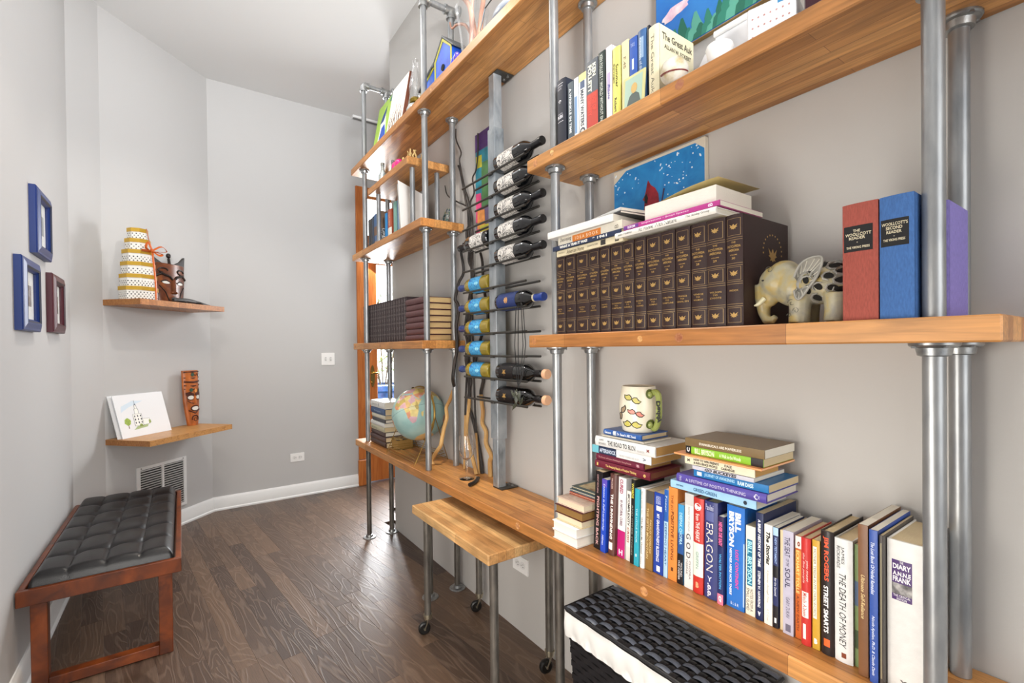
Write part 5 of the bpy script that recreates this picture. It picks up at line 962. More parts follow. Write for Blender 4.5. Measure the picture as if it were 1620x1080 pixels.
remesh(g, .005, 5).link('heart_body', mat('#e01f7e', .15, coat=.8), ph)
cr = thing('twig_bundle', 'bundle of pale straw-coloured coral twigs on the riser shelf', 'ornament', (1.13, 2.6, zr))
rl = random.Random(9)
for k in range(26):
    y = 2.50+rl.random()*.17; x_ = 1.09+rl.random()*.10; a = rl.uniform(-.35, .5); hh = rl.uniform(.04, .075)
    MB().tube([(x_, y, zr+.001), (x_+rl.uniform(-.01, .01), y+a*hh*.6, zr+hh*.5), (x_+rl.uniform(-.015, .015), y+a*hh*1.3, zr+hh)], [.005, .0045, .003], 6).link('twig', mat('#c9ac72', .7, var=.1), cr)

# ================================================================== GLOBE BAY
gx, gy, gz, gr = 1.172, 2.66, .957, .158
gl = thing('globe', 'relief desk globe in a gold wire stand on the desk board', 'globe', (gx, gy, zd))
OC, LAND = ramp_mat('globe_ocean', [(.3, '#86aeac'), (.7, '#a6c4be')], 10, .35, 3), None
cols = ['#d8b47a', '#cf8f6c', '#d9c47c', '#c9a0a8', '#b6a05a', '#d8cfa0']
def pip(x, y, P):
    c = False; j = len(P)-1
    for i in range(len(P)):
        if (P[i][1] > y) != (P[j][1] > y) and x < (P[j][0]-P[i][0])*(y-P[i][1])/(P[j][1]-P[i][1])+P[i][0]: c = not c
        j = i
    return c
AF = [(-17, 15), (-16, 22), (-9, 31), (-5, 35), (10, 37), (20, 32), (32, 31), (37, 22), (43, 12), (51, 12), (42, 0), (40, -10), (35, -22), (28, -33), (18, -34), (13, -22), (12, -8), (9, 4), (-5, 5), (-12, 7)]
EU = [(-9, 37), (-9, 44), (-1, 44), (-4, 48), (8, 54), (12, 56), (20, 55), (30, 60), (25, 66), (10, 62), (15, 70), (40, 68), (70, 72), (110, 76), (140, 73), (178, 69), (160, 60), (140, 50), (130, 42), (122, 38), (121, 30), (108, 20), (105, 10), (98, 12), (90, 22), (80, 14), (77, 8), (72, 20), (60, 25), (56, 22), (45, 13), (35, 28), (35, 36), (27, 37), (20, 39), (15, 40), (5, 43), (0, 38)]
MG = [(44, -16), (50, -14), (47, -25), (44, -24)]; AN = [(-180, -90), (-180, -70), (-60, -66), (-50, -72), (0, -69), (60, -66), (150, -68), (180, -72), (180, -90)]; SA = [(-80, 0), (-75, 10), (-60, 9), (-50, 0), (-35, -6), (-40, -20), (-55, -34), (-68, -54), (-75, -45), (-71, -20)]; AU = [(114, -22), (130, -12), (142, -11), (153, -26), (148, -38), (135, -33), (116, -34)]
va = math.atan2(-gy, -gx)   # towards the camera
def globe_mesh():
    m = MB(); nu, nv = 288, 144; rs = random.Random(12); seeds = [(rs.uniform(-180, 180), rs.uniform(-60, 75), rs.randrange(6)) for _ in range(330)]; near = lambda lo, la: 1+min(seeds, key=lambda q: (q[0]-lo)**2+(q[1]-la)**2)[2]; lon0 = 36
    tilt = Matrix.Rotation(R(12), 3, Vector((math.cos(va), math.sin(va), 0))) @ Matrix.Rotation(R(-26), 3, Vector((-math.sin(va), math.cos(va), 0)))
    V = []; F = []; M = []
    for j in range(nv+1):
        la = -90+180*j/nv
        for i in range(nu):
            lo = -180+360*i/nu; a = va+R(lo-lon0); p = Vector((math.cos(R(la))*math.cos(a), math.cos(R(la))*math.sin(a), math.sin(R(la))))
            p = tilt @ p; V.append(Vector((gx, gy, gz))+p*gr)
    for j in range(nv):
        for i in range(nu):
            F.append((j*nu+i, j*nu+(i+1) % nu, (j+1)*nu+(i+1) % nu, (j+1)*nu+i)); lo = -180+360*(i+.5)/nu; la = -90+180*(j+.5)/nv; k = 0
            if pip(lo, la, AF): k = near(lo, la)
            elif pip(lo, la, EU): k = near(lo, la)
            elif pip(lo, la, MG): k = 3
            elif pip(lo, la, AN): k = 1
            elif pip(lo, la, SA): k = near(lo, la)
            elif pip(lo, la, AU): k = 2
            M.append(k)
    m.v = [tuple(v) for v in V]; m.f = F; m.mi = M; return m, tilt
gm, tilt = globe_mesh(); gm.link('sphere', [OC]+[mat(c, .4, var=.12, vscale=40) for c in cols]+[mat('#5a7c80', .4)], gl)
ax = (tilt @ Vector((0, 0, 1))); GM_ = mat('#9a7b3c', .35, .7)
side = Vector((-math.sin(va), math.cos(va), 0)); side = (side-ax*side.dot(ax)).normalized(); side = -side if side.dot(Vector((1, -1, 0))) < 0 else side
ctr = Vector((gx, gy, gz)); sd = Vector((.16, -.98, 0)).normalized(); sda = (sd-ax*sd.dot(ax)).normalized(); e2 = ax.cross(sda)
MB().tube([ctr+(ax*math.cos(R(a))+sda*math.sin(R(a)))*(gr+.008) for a in range(0, 181, 9)], .006, 8, sy=.5).link('meridian_arm', GM_, gl)
MB().tube([ctr+(sda*math.cos(R(a))+e2*math.sin(R(a)))*(gr+.0002) for a in range(0, 361, 5)], .0007, 5).link('equator_line', mat('#4a6468', .4), gl)
MB().tube([ctr+ax*(gr-.001), ctr+ax*(gr+.018)], .008, 10).link('pivot_knob', mat('#5c4526', .4, .6), gl)
rw = .0022
feet = [(1.06, 2.905), (1.062, 2.475), (1.285, 2.50), (1.275, 2.90)]
for k, (fx, fy) in enumerate(feet):
    sg = -1 if k in (0, 3) else 1; top = ctr+sd*sg*(gr+.014)
    MB().tube([(fx, fy, zd+.0025), tuple((Vector((fx, fy, zd))+top)/2), tuple(top)], rw, 6).link('stand_leg', GM_, gl)
for kz, ins in ((.018, .0), (.034, .012), (.05, .02)):
    Q = []
    for i in range(4):
        a = Vector((*feet[i], 0)); b = Vector((*feet[(i+1) % 4], 0)); c = Vector((gx, gy-.0, 0))
        for s in (.0, .25, .5, .75): p = a.lerp(b, s); p = p+(c-p).normalized()*(ins+.010); p.z = zd+kz; Q.append(p)
    Q.append(Q[0]); MB().tube(Q, rw*.8, 6).link('stand_ring', GM_, gl)
# book pile beside the globe
GP = 'pile of hardbacks left of the globe'
pile = [('dark brown leather volume at the bottom of the pile left of the globe', .034, .33, '#3f2b28', PAGES, 3.385), ('dark brown volume, second from the bottom left of the globe', .034, .32, '#4a3330', PAGES, 3.38), ('slim dark brown volume, third from the bottom left of the globe', .030, .30, '#4a3632', PAGEW, 3.375),
 ('pale olive-grey volume with faint lettering left of the globe', .034, .29, '#b9b59a', PAGES, 3.37), ('white volume with a black mark, mid pile left of the globe', .028, .29, '#d8d8d4', PAGEW, 3.365), ('charcoal slim volume in the pile left of the globe', .024, .28, '#3c3c40', PAGEW, 3.35),
 ('cream volume between charcoal and blue ones', .028, .285, '#d4cdb8', PAGES, 3.36), ('navy blue volume second from the top left of the globe', .044, .30, '#33527c', PAGES, 3.365), ('white hardback topmost of the pile left of the globe', .046, .30, '#dcdcd8', PAGEW, 3.365)]
zz = zd+.0006
for lb, th, L_, col, pg, yl_ in pile:
    tx = [('Tangier', .25, .75, .3, .6, '#b8c8dc', 'v', .0)] if 'navy' in lb else ([('FRANKLIN', .15, .5, .35, .6, '#a8a8a4', 'v', .0), ('*', .58, .68, .2, .75, '#6a7078', 'h', .05)] if 'topmost' in lb else ([('HISTORY OF', .1, .5, .3, .6, '#7c785f', 'v', .0)] if 'olive' in lb else []))
    flat_book(lb, th-.0008, L_-.025, .160, col, 1.108+(rnd.random()-.5)*.008, min(yl_-.035, 3.340), zz+th-.0004, hard=True, page=pg, group=GP, texts=tx); zz += th
ob = thing('antique_book', 'worn tan antique book lying between the pile and the globe stand', 'book', (1.20, 2.99, zd))
MB().box(1.145, 1.252, 2.934, 3.044, zd+.002, zd+.062, .004).link('page_block', mat('#a88448', .8, bump=.6, bscale=50, stretch=(1, 1, 20)), ob)
cv = MB().box(1.14, 1.256, 2.930, 3.048, zd+.0625, zd+.067, .002).box(1.14, 1.256, 2.930, 3.048, zd+.0004, zd+.0018, .0004); cv.link('cover', ramp_mat('flaked_leather', [(.4, '#3a2c20'), (.55, '#a8884c'), (.7, '#c2a25c')], 40, .7, 4, bump=.4), ob)
# wine glass and corkscrew
wg = thing('wine_glass', 'empty stemmed wine glass on the desk board by the branches', 'glass', (1.170, 2.072, zd))
MB().lathe([(0, .0008), (.036, .0008), (.037, .002), (.030, .004), (.006, .010), (.0042, .02), (.004, .085), (.006, .095), (.02, .104), (.034, .125), (.040, .15), (.038, .19), (.0335, .222), (.0325, .222), (.037, .19), (.039, .15), (.033, .126), (.019, .106), (0, .100)], (1.170, 2.072, zd), n=32).link('glass', mat('#ffffff', .0, trans=1, ior=1.45), wg)
ck = thing('corkscrew', 'curved black-handled corkscrew lying on the desk board beside the wine glass', 'corkscrew', (1.18, 1.98, zd))
MB().tube(smooth([(1.112, 1.945, zd+.0105), (1.145, 1.962, zd+.0105), (1.18, 1.992, zd+.0105), (1.205, 2.02, zd+.0105)], 4), [.0095]*6+[.0095]*7, 8).link('handle', mat('#1c1a19', .35), ck)
MB().tube([(1.12+.003*math.cos(k), 1.962+k*.0016+.0, zd+.0065+.003*math.sin(k)) if False else (1.205-.01*math.cos(k*.9)*0, 2.02+k*.002, zd+.012+.004*math.sin(k)) for k in range(14)], .0018, 6).link('worm', ZINC, ck)
# narrow colourful canvas behind the wine rack
t, x = canvas('abstract_painting', 'narrow tall multicoloured abstract canvas on the wall behind the wine rack', 2.02, 2.155, 1.90, 2.475, None, '#6a5a7a', .012)
for k, (c, a0, a1, b0, b1) in enumerate([('#4f2f6c', 0, 1, .84, 1), ('#2c8296', .0, 1, .42, .84), ('#4a7a48', .45, 1, .3, .72), ('#d8447c', 0, .45, .2, .46), ('#c2b83a', .05, .5, .68, .8), ('#e0924a', .1, .7, .08, .3), ('#cfc846', .3, .95, .0, .16), ('#d8507a', .0, .35, .02, .14)]):
    yA, yB = 2.155-.135*a0, 2.155-.135*a1; zA, zB = 1.90+.575*b0, 1.90+.575*b1; m_ = .006
    MB().prism([(yB+.001, zA), (yA-.001, zA+m_*(k % 3)), (yA-.001-.004*(k % 2), zB), (yB+.001+.006*(k % 2), zB-m_)], lambda a, b, d: (x-d, a, b), .0, .0006+.0001*k).link('painted_patch', mat(c, .5, var=.3, vscale=18), t)

# ================================================================== TOP BOARD
zT = 2.6745
def leaning_panel(name, label, cat, y0, y1, h, x, m, depth=.01):
    t = thing(name, label, cat, (x, (y0+y1)/2, zT)); fn = lambda a, b, d: (x+b*.18+d, a, zT+.0005+b)
    MB().prism([(y0, 0), (y1, 0), (y1, h), (y0, h)], fn, 0, depth).link('panel', m, t); return t, (lambda a, b, d: (x+b*.18-d, a, zT+.0005+b))
t, fn = leaning_panel('blue_jay_painting', 'green canvas painting of a blue jay at the far end of the top board', 'painting', 2.925, 3.20, .335, 1.09, mat('#9cc04a', .5, var=.08), .015)
MB().prism([(3.165, .0), (3.12, .06), (3.10, .14), (3.11, .19), (3.07, .22), (3.035, .255), (3.02, .2), (3.0, .15), (2.98, .08), (3.0, .0)], fn, .0004, .0012).link('painted_breast', mat('#e8eee8', .5), t)
MB().prism([(3.10, .01), (3.09, .09), (3.07, .15), (3.02, .16), (2.985, .10), (2.97, .02)], fn, .0012, .002).link('painted_wing', mat('#2550b0', .5), t)
MB().prism([(3.115, .19), (3.08, .24), (3.02, .285), (3.03, .22), (3.05, .19)], fn, .0012, .002).link('painted_crest', mat('#1f3f78', .5), t)
MB().prism([(2.93, .28), (2.99, .30), (2.97, .33), (2.93, .333)], fn, .0004, .001).link('painted_leaves', mat('#2c6f5e', .5), t)
t, fn = leaning_panel('tree_book', 'white cover picture of bare branching trees standing on the top board', 'book', 2.64, 2.90, .325, 1.075, mat('#e9e4dc', .4), .022)
MB().prism([(2.633, .001), (2.6398, .001), (2.6398, .325), (2.633, .325)], lambda a, b, d: (1.075+b*.18+d, a, zT+.0005+b), 0, .022).link('brown_edge', mat('#6a3a28', .5), t)
rl = random.Random(21)
for k in range(9):
    y = 2.665+k*.025; hh = rl.uniform(.12, .2)
    P = [(y, 0.0), (y+rl.uniform(-.01, .01), hh*.4), (y+rl.uniform(-.02, .02), hh*.75), (y+rl.uniform(-.03, .03), hh)]
    MB().tube([fn(a, b, .0006) for a, b in P], [.0028, .002, .0014, .0008], 5).link('printed_tree', mat('#4c2c22' if k % 2 else '#6a5648', .6), t)
    MB().tube([fn(*P[1], .0006), fn(P[1][0]+.02, P[1][1]+.05, .0006)], .001, 5).link('printed_twig', mat('#4c2c22', .6), t)
g = MB()
for k in range(4): add_text(g, ('Thoughts', 'Spoken', 'Silence', 'poems')[k], fn(2.735, .27-.024*k, .0006), (0, -1, 0), (.18, 0, 1), .07, .012, .0, .3)
g.link('lettering', mat('#8c8478', .5), t)
lm = thing('oil_lamp', 'small brass and glass oil lamp with a clear chimney on the top board', 'lamp', (1.15, 2.55, zT))
MB().lathe([(0, 0), (.04, 0), (.045, .005), (.055, .03), (.056, .05), (.045, .075), (.022, .088)], (1.13, 2.545, zT+.0005)).link('font', mat('#c9ccca', .1, trans=.5), lm)
MB().lathe([(.022, .088), (.034, .092), (.036, .108), (.033, .112), (.030, .118)], (1.13, 2.545, zT+.0005)).link('burner', mat('#8a7430', .3, .9), lm)
MB().lathe([(.030, .118), (.038, .15), (.040, .18), (.030, .235), (.019, .29), (.018, .335), (.020, .34), (.0185, .34), (.0165, .335), (.0175, .29), (.0285, .235), (.0385, .18), (.036, .15), (.0285, .118)], (1.13, 2.545, zT+.0005)).link('chimney', pane_mat('chimney_glass', .16), lm)
bh = thing('birdhouse', 'blue birdhouse with yellow trim and a steep grey roof on the top board', 'birdhouse', (1.12, 2.15, zT))
BLU = ramp_mat('birdhouse_blue', [(.3, '#1b3fb0'), (.7, '#2f6fd8')], 12, .35); YEL = mat('#a8a43a', .5)
def bhouse(y0, y1, zs, zp, x0, x1, hole=True):
    ym = (y0+y1)/2
    MB().prism([(y0, 0.0), (y1, 0.0), (y1, zs), (ym, zp), (y0, zs)], lambda a, b, d: (d, a, zT+.0005+b), x0, x1).link('body', BLU, bh)
    e = .010
    for P in ([(y0, 0), (y0+e, 0), (y0+e, zs-.004), (y0, zs)], [(y1-e, 0), (y1, 0), (y1, zs), (y1-e, zs-.004)], [(y0, zs), (y0+e, zs-.004), (ym, zp-.016), (ym, zp)], [(ym, zp), (ym, zp-.016), (y1-e, zs-.004), (y1, zs)]): MB().prism(P, lambda a, b, d: (x0-d, a, zT+.0005+b), .0, .004).link('yellow_trim', YEL, bh)
    for sg in (-1, 1):
        ye = y0-.02 if sg < 0 else y1+.02; ze = zs-(zp-zs)*.02/((y1-y0)/2)
        MB().prism([(ym, zp+.004), (ye, ze+.004), (ye, ze+.012), (ym, zp+.014)], lambda a, b, d: (d, a, zT+.0005+b), x0-.007, x1+.01).link('roof_panel', mat('#55585a', .5), bh)
    if hole: MB().cyl((x0-.0045, ym, zT+zs*.62), (x0-.0005, ym, zT+zs*.62), .016, n=20).link('entry_hole', mat('#0a0a0a', .9), bh)
bhouse(2.075, 2.262, .176, .256, 1.115, 1.215)
MB().prism([(2.267, 0), (2.46, 0), (2.46, .125), (2.267, .186)], lambda a, b, d: (d, a, zT+.0005+b), 1.125, 1.20).link('lean_to_body', BLU, bh)
for P in ([(2.45, 0), (2.46, 0), (2.46, .125), (2.45, .127)], [(2.267, .174), (2.46, .113), (2.46, .125), (2.267, .186)]): MB().prism(P, lambda a, b, d: (1.125-d, a, zT+.0005+b), 0, .004).link('yellow_trim', YEL, bh)
MB().prism([(2.264, .189), (2.48, .121), (2.48, .131), (2.264, .20)], lambda a, b, d: (d, a, zT+.0005+b), 1.115, 1.21).link('roof_panel', mat('#55585a', .5), bh)
vs = thing('driftwood_vase', 'clear glass vase holding knotty driftwood branches on the top board', 'vase', (1.14, 1.90, zT))
MB().lathe([(0, .003), (.045, .0), (.05, .01), (.052, .06), (.06, .14), (.082, .26), (.080, .262), (.058, .14), (.049, .06), (.046, .012), (0, .010)], (1.14, 1.92, zT+.0005), n=32).link('glass', pane_mat('vase_glass', .14), vs)
DW = ramp_mat('driftwood', [(.3, '#8a5c48'), (.6, '#c09480'), (.8, '#a87460')], 20, .6, 4, stretch=(1, 1, .4), bump=.4)
for P, r0 in (([(1.13, 1.93, .02), (1.14, 1.92, .12), (1.12, 1.89, .22), (1.12, 1.93, .30), (1.11, 1.98, .36), (1.11, 2.03, .42)], .016), ([(1.15, 1.90, .02), (1.15, 1.87, .13), (1.16, 1.86, .24), (1.15, 1.82, .32), (1.15, 1.83, .45)], .015), ([(1.14, 1.93, .16), (1.13, 1.97, .22), (1.12, 2.03, .25), (1.12, 2.08, .26), (1.12, 2.10, .30)], .008), ([(1.15, 1.89, .1), (1.13, 1.90, .24), (1.13, 1.88, .34), (1.14, 1.90, .46)], .010)):
    Q = smooth([(a, b, zT+c) for a, b, c in P], 4); MB().tube(Q, [r0*(1-.55*i/len(Q)) for i in range(len(Q))], 9).link('driftwood', DW, vs)
for nm, yy, c in (('blue_glass_float', 1.995, '#1c2fd0'), ('violet_glass_float', 1.955, '#3a2a8c')):
    g = MB().ball((1.085 if yy > 1.97 else 1.078, yy+.0, zT+.033), (.018, .018, .0325), 18); tag(g.link(nm, mat(c, .08, coat=1)), ('bright blue' if yy > 1.97 else 'violet')+' glass drop standing in front of the driftwood vase', 'ornament')
ds = thing('grey_bird_dish', 'slate grey bird-shaped dish on the top board right of the driftwood', 'dish', (1.12, 1.66, zT))
MB().ball((1.12, 1.60, zT+.05), (.05, .09, .045), 20).link('body', mat('#7d8694', .3), ds); MB().box(1.06, 1.18, 1.48, 1.80, zT+.0005, zT+.014, .004).link('base_board', mat('#4c443c', .5), ds)
MB().tube([(1.10, 1.74, zT+.014), (1.10, 1.78, zT+.08), (1.10, 1.74, zT+.15), (1.10, 1.66, zT+.16)], .003, 6).link('wire_handle', mat('#3c4448', .4, .5), ds)

# ================================================================== WALL SHELVES (left)
U = Vector((.7215, .6926)); V_ = Vector((.6926, -.7215)); O3 = Vector((-.42, 4.108))
def w3(a, p): q = O3+U*a+V_*p; return (q.x, q.y)
SHW = wood_mat('wall_shelf_wood', '#b67a44', '#9c6232', '#6f421e', stave=.04, length=.5, rough=.4, seed=2)
SHW2 = ramp_mat('wall_shelf_grain', [(.3, '#8f5f30'), (.55, '#c08c50'), (.75, '#a9743c')], 5, .42, 6, 1.2, (3, 14, 14), .08)
def wshelf(label, z0, z1, dep, ln, m):
    t = thing('wall_shelf', label, 'shelf', (*w3(0, 0), z0))
    p = [w3(.002, .0012), w3(.002, dep), w3(ln, dep), w3(ln, .0012)]
    b = MB(); 
    b.prism(p, lambda a, c, d: (a, c, d), z0, z1); b.link('board', m, t)
    q = MB().prism([w3(.002-.0008, .0015), w3(.002-.0008, dep-.001), w3(.002, dep-.001), w3(.002, .0015)], lambda a, c, d: (a, c, d), z0+.001, z1-.001); q.link('end_grain', ramp_mat('end_grain', [(.3, '#7c4a24'), (.7, '#b07a44')], 60, .5, 3, stretch=(6, 6, 1)), t)
wshelf('upper floating wooden wall shelf holding the round gift boxes and dark mask', 1.662, 1.700, .30, .69, SHW)
wshelf('lower floating wooden wall shelf holding the art print and painted mask', .734, .771, .355, .69, SHW2)
# stacked round (octagonal) boxes
ZU = 1.7003; bx, by = w3(.115, .155)
DOT = ramp_mat('dotted_paper', [(0, '#2c3038'), (.27, '#3c3c40'), (.31, '#e6e4de'), (1, '#e6e4de')], 52, .5, kind='voronoi')
zz = ZU; names = ['lowest and widest', 'second from the bottom', 'third from the bottom', 'fourth from the bottom', 'second from the top', 'smallest, topmost']
def octo(r, k=8, ph=R(12)): return [(bx+r*math.cos(ph+2*math.pi*i/k), by+r*math.sin(ph+2*math.pi*i/k)) for i in range(k)]
for i, (r, h) in enumerate(((.108, .088), (.102, .082), (.094, .082), (.086, .082), (.070, .076), (.057, .072))):
    t = thing('gift_box', 'octagonal dotted gift box with a gold lid, %s of the tower' % names[i], 'box', (bx, by, zz), group='tower of dotted gift boxes')
    MB().prism(octo(r-.003), lambda a, c, d: (a, c, d), zz+.0003, zz+h-.020).link('box_body', mat('#e6e4de', .5), t)
    dts = MB(); pts = octo(r-.003)
    for q in range(8):
        A, B = Vector((*pts[q], 0)), Vector((*pts[(q+1) % 8], 0)); nn = ((A+B)/2-Vector((bx, by, 0))).normalized(); ln_ = (B-A).length; tdir = (B-A).normalized(); nc = int(ln_/.018)
        for rr0 in range(int((h-.034)/.0125)):
            for cc in range(nc):
                c0 = A+tdir*((cc+.5+.5*(rr0 % 2)-.25)*ln_/nc); c0.z = zz+.008+rr0*.013; P6 = [c0+nn*.0008+tdir*(.0046*math.cos(k6*1.047))+Vector((0, 0, .0046*math.sin(k6*1.047))) for k6 in range(6)]
                dts.add(P6, [(0, 1, 2, 3, 4, 5)], (cc*3+rr0*5+q) % 3)
    dts.link('paper_dots', [mat('#33373e', .5), mat('#8c8a82', .5), mat('#5c5a54', .5)], t)['kind'] = 'stuff'
    MB().prism(octo(r+.002), lambda a, c, d: (a, c, d), zz+h-.026, zz+h-.0006).link('lid', mat('#c9a13a', .3, .35), t); zz += h
# ribbon
rb = thing('ribbon', 'orange ribbon with a bow tied down the gift box tower', 'ribbon', (bx, by, ZU)); OR = mat('#c05a1c', .35)
vd = Vector((.35, -.935)); rr_ = [(.113, 0), (.112, .088), (.106, .17), (.098, .252), (.09, .3)]
P = []; sd3 = Vector((.80, -.60))
for r_, h_ in ((.122, .004), (.122, .088), (.116, .172), (.108, .254), (.101, .335)): P.append((bx+sd3.x*r_, by+sd3.y*r_, ZU+h_))
MB().tube(P, .008, 6, sy=.25).link('ribbon_band', OR, rb)
kx, ky, kz = P[-1]
MB().tube([(kx, ky, kz), (bx+sd3.x*.076, by+sd3.y*.076, ZU+.415), (bx+sd3.x*.062, by+sd3.y*.062, ZU+.485)], .004, 6, sy=.3).link('ribbon_tail', mat('#a86a4c', .4), rb)
for a, b in ((.07, .03), (-.03, .045), (.05, -.04), (-.05, -.02)): MB().tube(smooth([(kx, ky, kz), (kx+a*.7, ky+a*.5-.01, kz+b*.9+.01), (kx+a*1.1, ky+a*.8, kz+b*.3), (kx+a*.2, ky+.0, kz-.005)], 4), .008, 6, sy=.25).link('bow_loop', OR, rb)
MB().ball((kx, ky-.004, kz), .013, 10).link('bow_knot', OR, rb)
# dark carved mask leaning on wall
def face_mask(name, label, a0, z0, W_, H_, perp, m, parts, shape, lean_=.0):
    x_, y_ = w3(a0, perp); t = thing(name, label, 'mask', (x_, y_, z0))
    def F(u, v, d):  # u: along wall (m), v: height (m), d: out of the wall
        q = w3(a0+u, perp-v*lean_+d); return (q[0], q[1], z0+v)
    b = MB()
    def sf(i, j):
        v = j; hw = shape(v)*W_/2; u = (i*2-1); return F(u*hw, .0005+v*H_, .008+.045*(W_/.2)*math.sqrt(max(0, 1-u*u*.95)))
    b.grid(sf, 16, 24); b.grid(lambda i, j: F((i*2-1)*shape(j)*W_/2, .0005+j*H_, 0), 16, 24)
    for i in (0, 1): b.grid(lambda u, j: tuple(Vector(F((i*2-1)*shape(j)*W_/2, .0005+j*H_, 0)).lerp(Vector(sf(i, j)), u)), 1, 24)
    b.grid(lambda i, u: tuple(Vector(F((i*2-1)*shape(1)*W_/2, .0005+H_, 0)).lerp(Vector(sf(i, 1)), u)), 16, 1)
    b.grid(lambda i, u: tuple(Vector(F((i*2-1)*shape(0)*W_/2, .0005, 0)).lerp(Vector(sf(i, 0)), u)), 16, 1)
    b.link('mask_body', m, t)
    def S(u, v, out=.001):  # relative coords -1..1, 0..1 on the front surface
        hw = shape(v)*W_/2; return F(u*hw, .0005+v*H_, .008+.045*(W_/.2)*math.sqrt(max(0, 1-u*u*.95))+out)
    for nm, kind, pts, r, mm in parts:
        if kind == 'tube': MB().tube([S(*p) for p in pts], r, 7).link(nm, mm, t)
        elif kind == 'ball':
            for p in pts: MB().ball(S(p[0], p[1], 0), r, 12).link(nm, mm, t)
        else:
            g = MB(); c = (sum(p[0] for p in pts)/len(pts), sum(p[1] for p in pts)/len(pts)); k = len(pts)
            g.add([S(*p, r) for p in pts]+[S(*c, r+.001)], [(i, (i+1) % k, k) for i in range(k)]); g.link(nm, mm, t)
    return t, S, F
MAH = ramp_mat('mahogany_mask', [(.3, '#3a1c12'), (.55, '#6e3a1e'), (.75, '#8c4e26')], 12, .3, 4, 1, bump=.1); DKW = mat('#1f1512', .4); PEARL = mat('#d8d4cc', .25)
def ell(cx_, cy_, rx, ry, n=12, a0=0, a1=6.2832): return [(cx_+rx*math.cos(a0+(a1-a0)*i/n), cy_+ry*math.sin(a0+(a1-a0)*i/n)) for i in range(n)]
t, S, F = face_mask('carved_mask', 'dark carved wooden face mask with a horned crown beside the gift boxes', 0.425, ZU, .285, .30, .045, MAH, [
 ('brow', 'tube', [(-.9, .66), (-.6, .74), (-.2, .68), (0, .58), (.2, .68), (.6, .74), (.9, .66)], .010, DKW),
 ('nose', 'tube', [(0, .62), (0, .5), (0, .38), (0, .30)], .014, MAH), ('nostril', 'ball', [(-.10, .29), (.10, .29)], (.014, .014, .011), MAH),
 ('eye', 'poly', ell(-.42, .53, .2, .032), .004, PEARL), ('eye', 'poly', ell(.42, .53, .2, .032), .004, PEARL),
 ('eyelid', 'tube', [(-.66, .54), (-.42, .585), (-.2, .53)], .005, DKW), ('eyelid', 'tube', [(.2, .53), (.42, .585), (.66, .54)], .005, DKW),
 ('mouth', 'poly', ell(0, .13, .24, .05), .006, DKW), ('teeth', 'poly', ell(0, .12, .17, .028), .009, PEARL), ('lip', 'tube', ell(0, .13, .27, .06, 16)+[(.27, .13)], .006, MAH),
 ('cheek_line', 'tube', [(-.75, .45), (-.5, .3), (-.35, .08)], .004, DKW), ('cheek_line', 'tube', [(.75, .45), (.5, .3), (.35, .08)], .004, DKW), ('forehead_swirl', 'tube', ell(-.5, .82, .22, .06, 10, 0, 5), .006, DKW), ('forehead_swirl', 'tube', ell(.5, .82, .22, .06, 10, 0, 5), .006, DKW)],
 lambda v: .78+.22*math.sin(min(1, v*1.15)*math.pi*.5), .05)
for sg in (-1, 1):
    MB().prism([(sg*.015, .262), (sg*.13, .255), (sg*.142, .375), (sg*.105, .335), (sg*.05, .305)], lambda a, b, d: F(a, b, d), .012, .035).link('crown_horn', DKW, t)
MB().tube([F(0, .24, .05), F(0, .30, .045), F(0, .345, .04)], [.011, .010, .009], 8).link('crown_figure', DKW, t); MB().ball(F(0, .365, .04), (.016, .016, .019), 12).link('figure_head', DKW, t)
cvx = thing('carved_crocodile', 'low dark carved reptile figure lying at the right end of the upper wall shelf', 'carving', (*w3(.5, .16), ZU))
Pc = smooth([(*w3(.30, .235), ZU+.018), (*w3(.40, .225), ZU+.022), (*w3(.50, .215), ZU+.020), (*w3(.60, .205), ZU+.012), (*w3(.675, .20), ZU+.006)], 4)
MB().tube(Pc, [.012+.008*math.sin(math.pi*min(1, i/10)) if i < 10 else .016*(1-(i-9)/(len(Pc)-8)) for i in range(len(Pc))], 8).link('body', mat('#26211f', .45, bump=.5, bscale=120), cvx)
for a in (.36, .5):
    for sg in (-1, 1): MB().tube([(*w3(a, .22), ZU+.016), (*w3(a+.02, .22+sg*.03), ZU+.014), (*w3(a+.03, .22+sg*.04), ZU+.004)], [.008, .006, .005], 6).link('leg', mat('#26211f', .45), cvx)
for k in range(8): MB().prism([(0, 0), (.012, 0), (.006, .008)], lambda a, b, d: (*w3(.36+k*.03+a, .222-.003*k+d), ZU+.030-.0018*k+b), -.002, .002).link('back_scale', mat('#1c1817', .5), cvx)
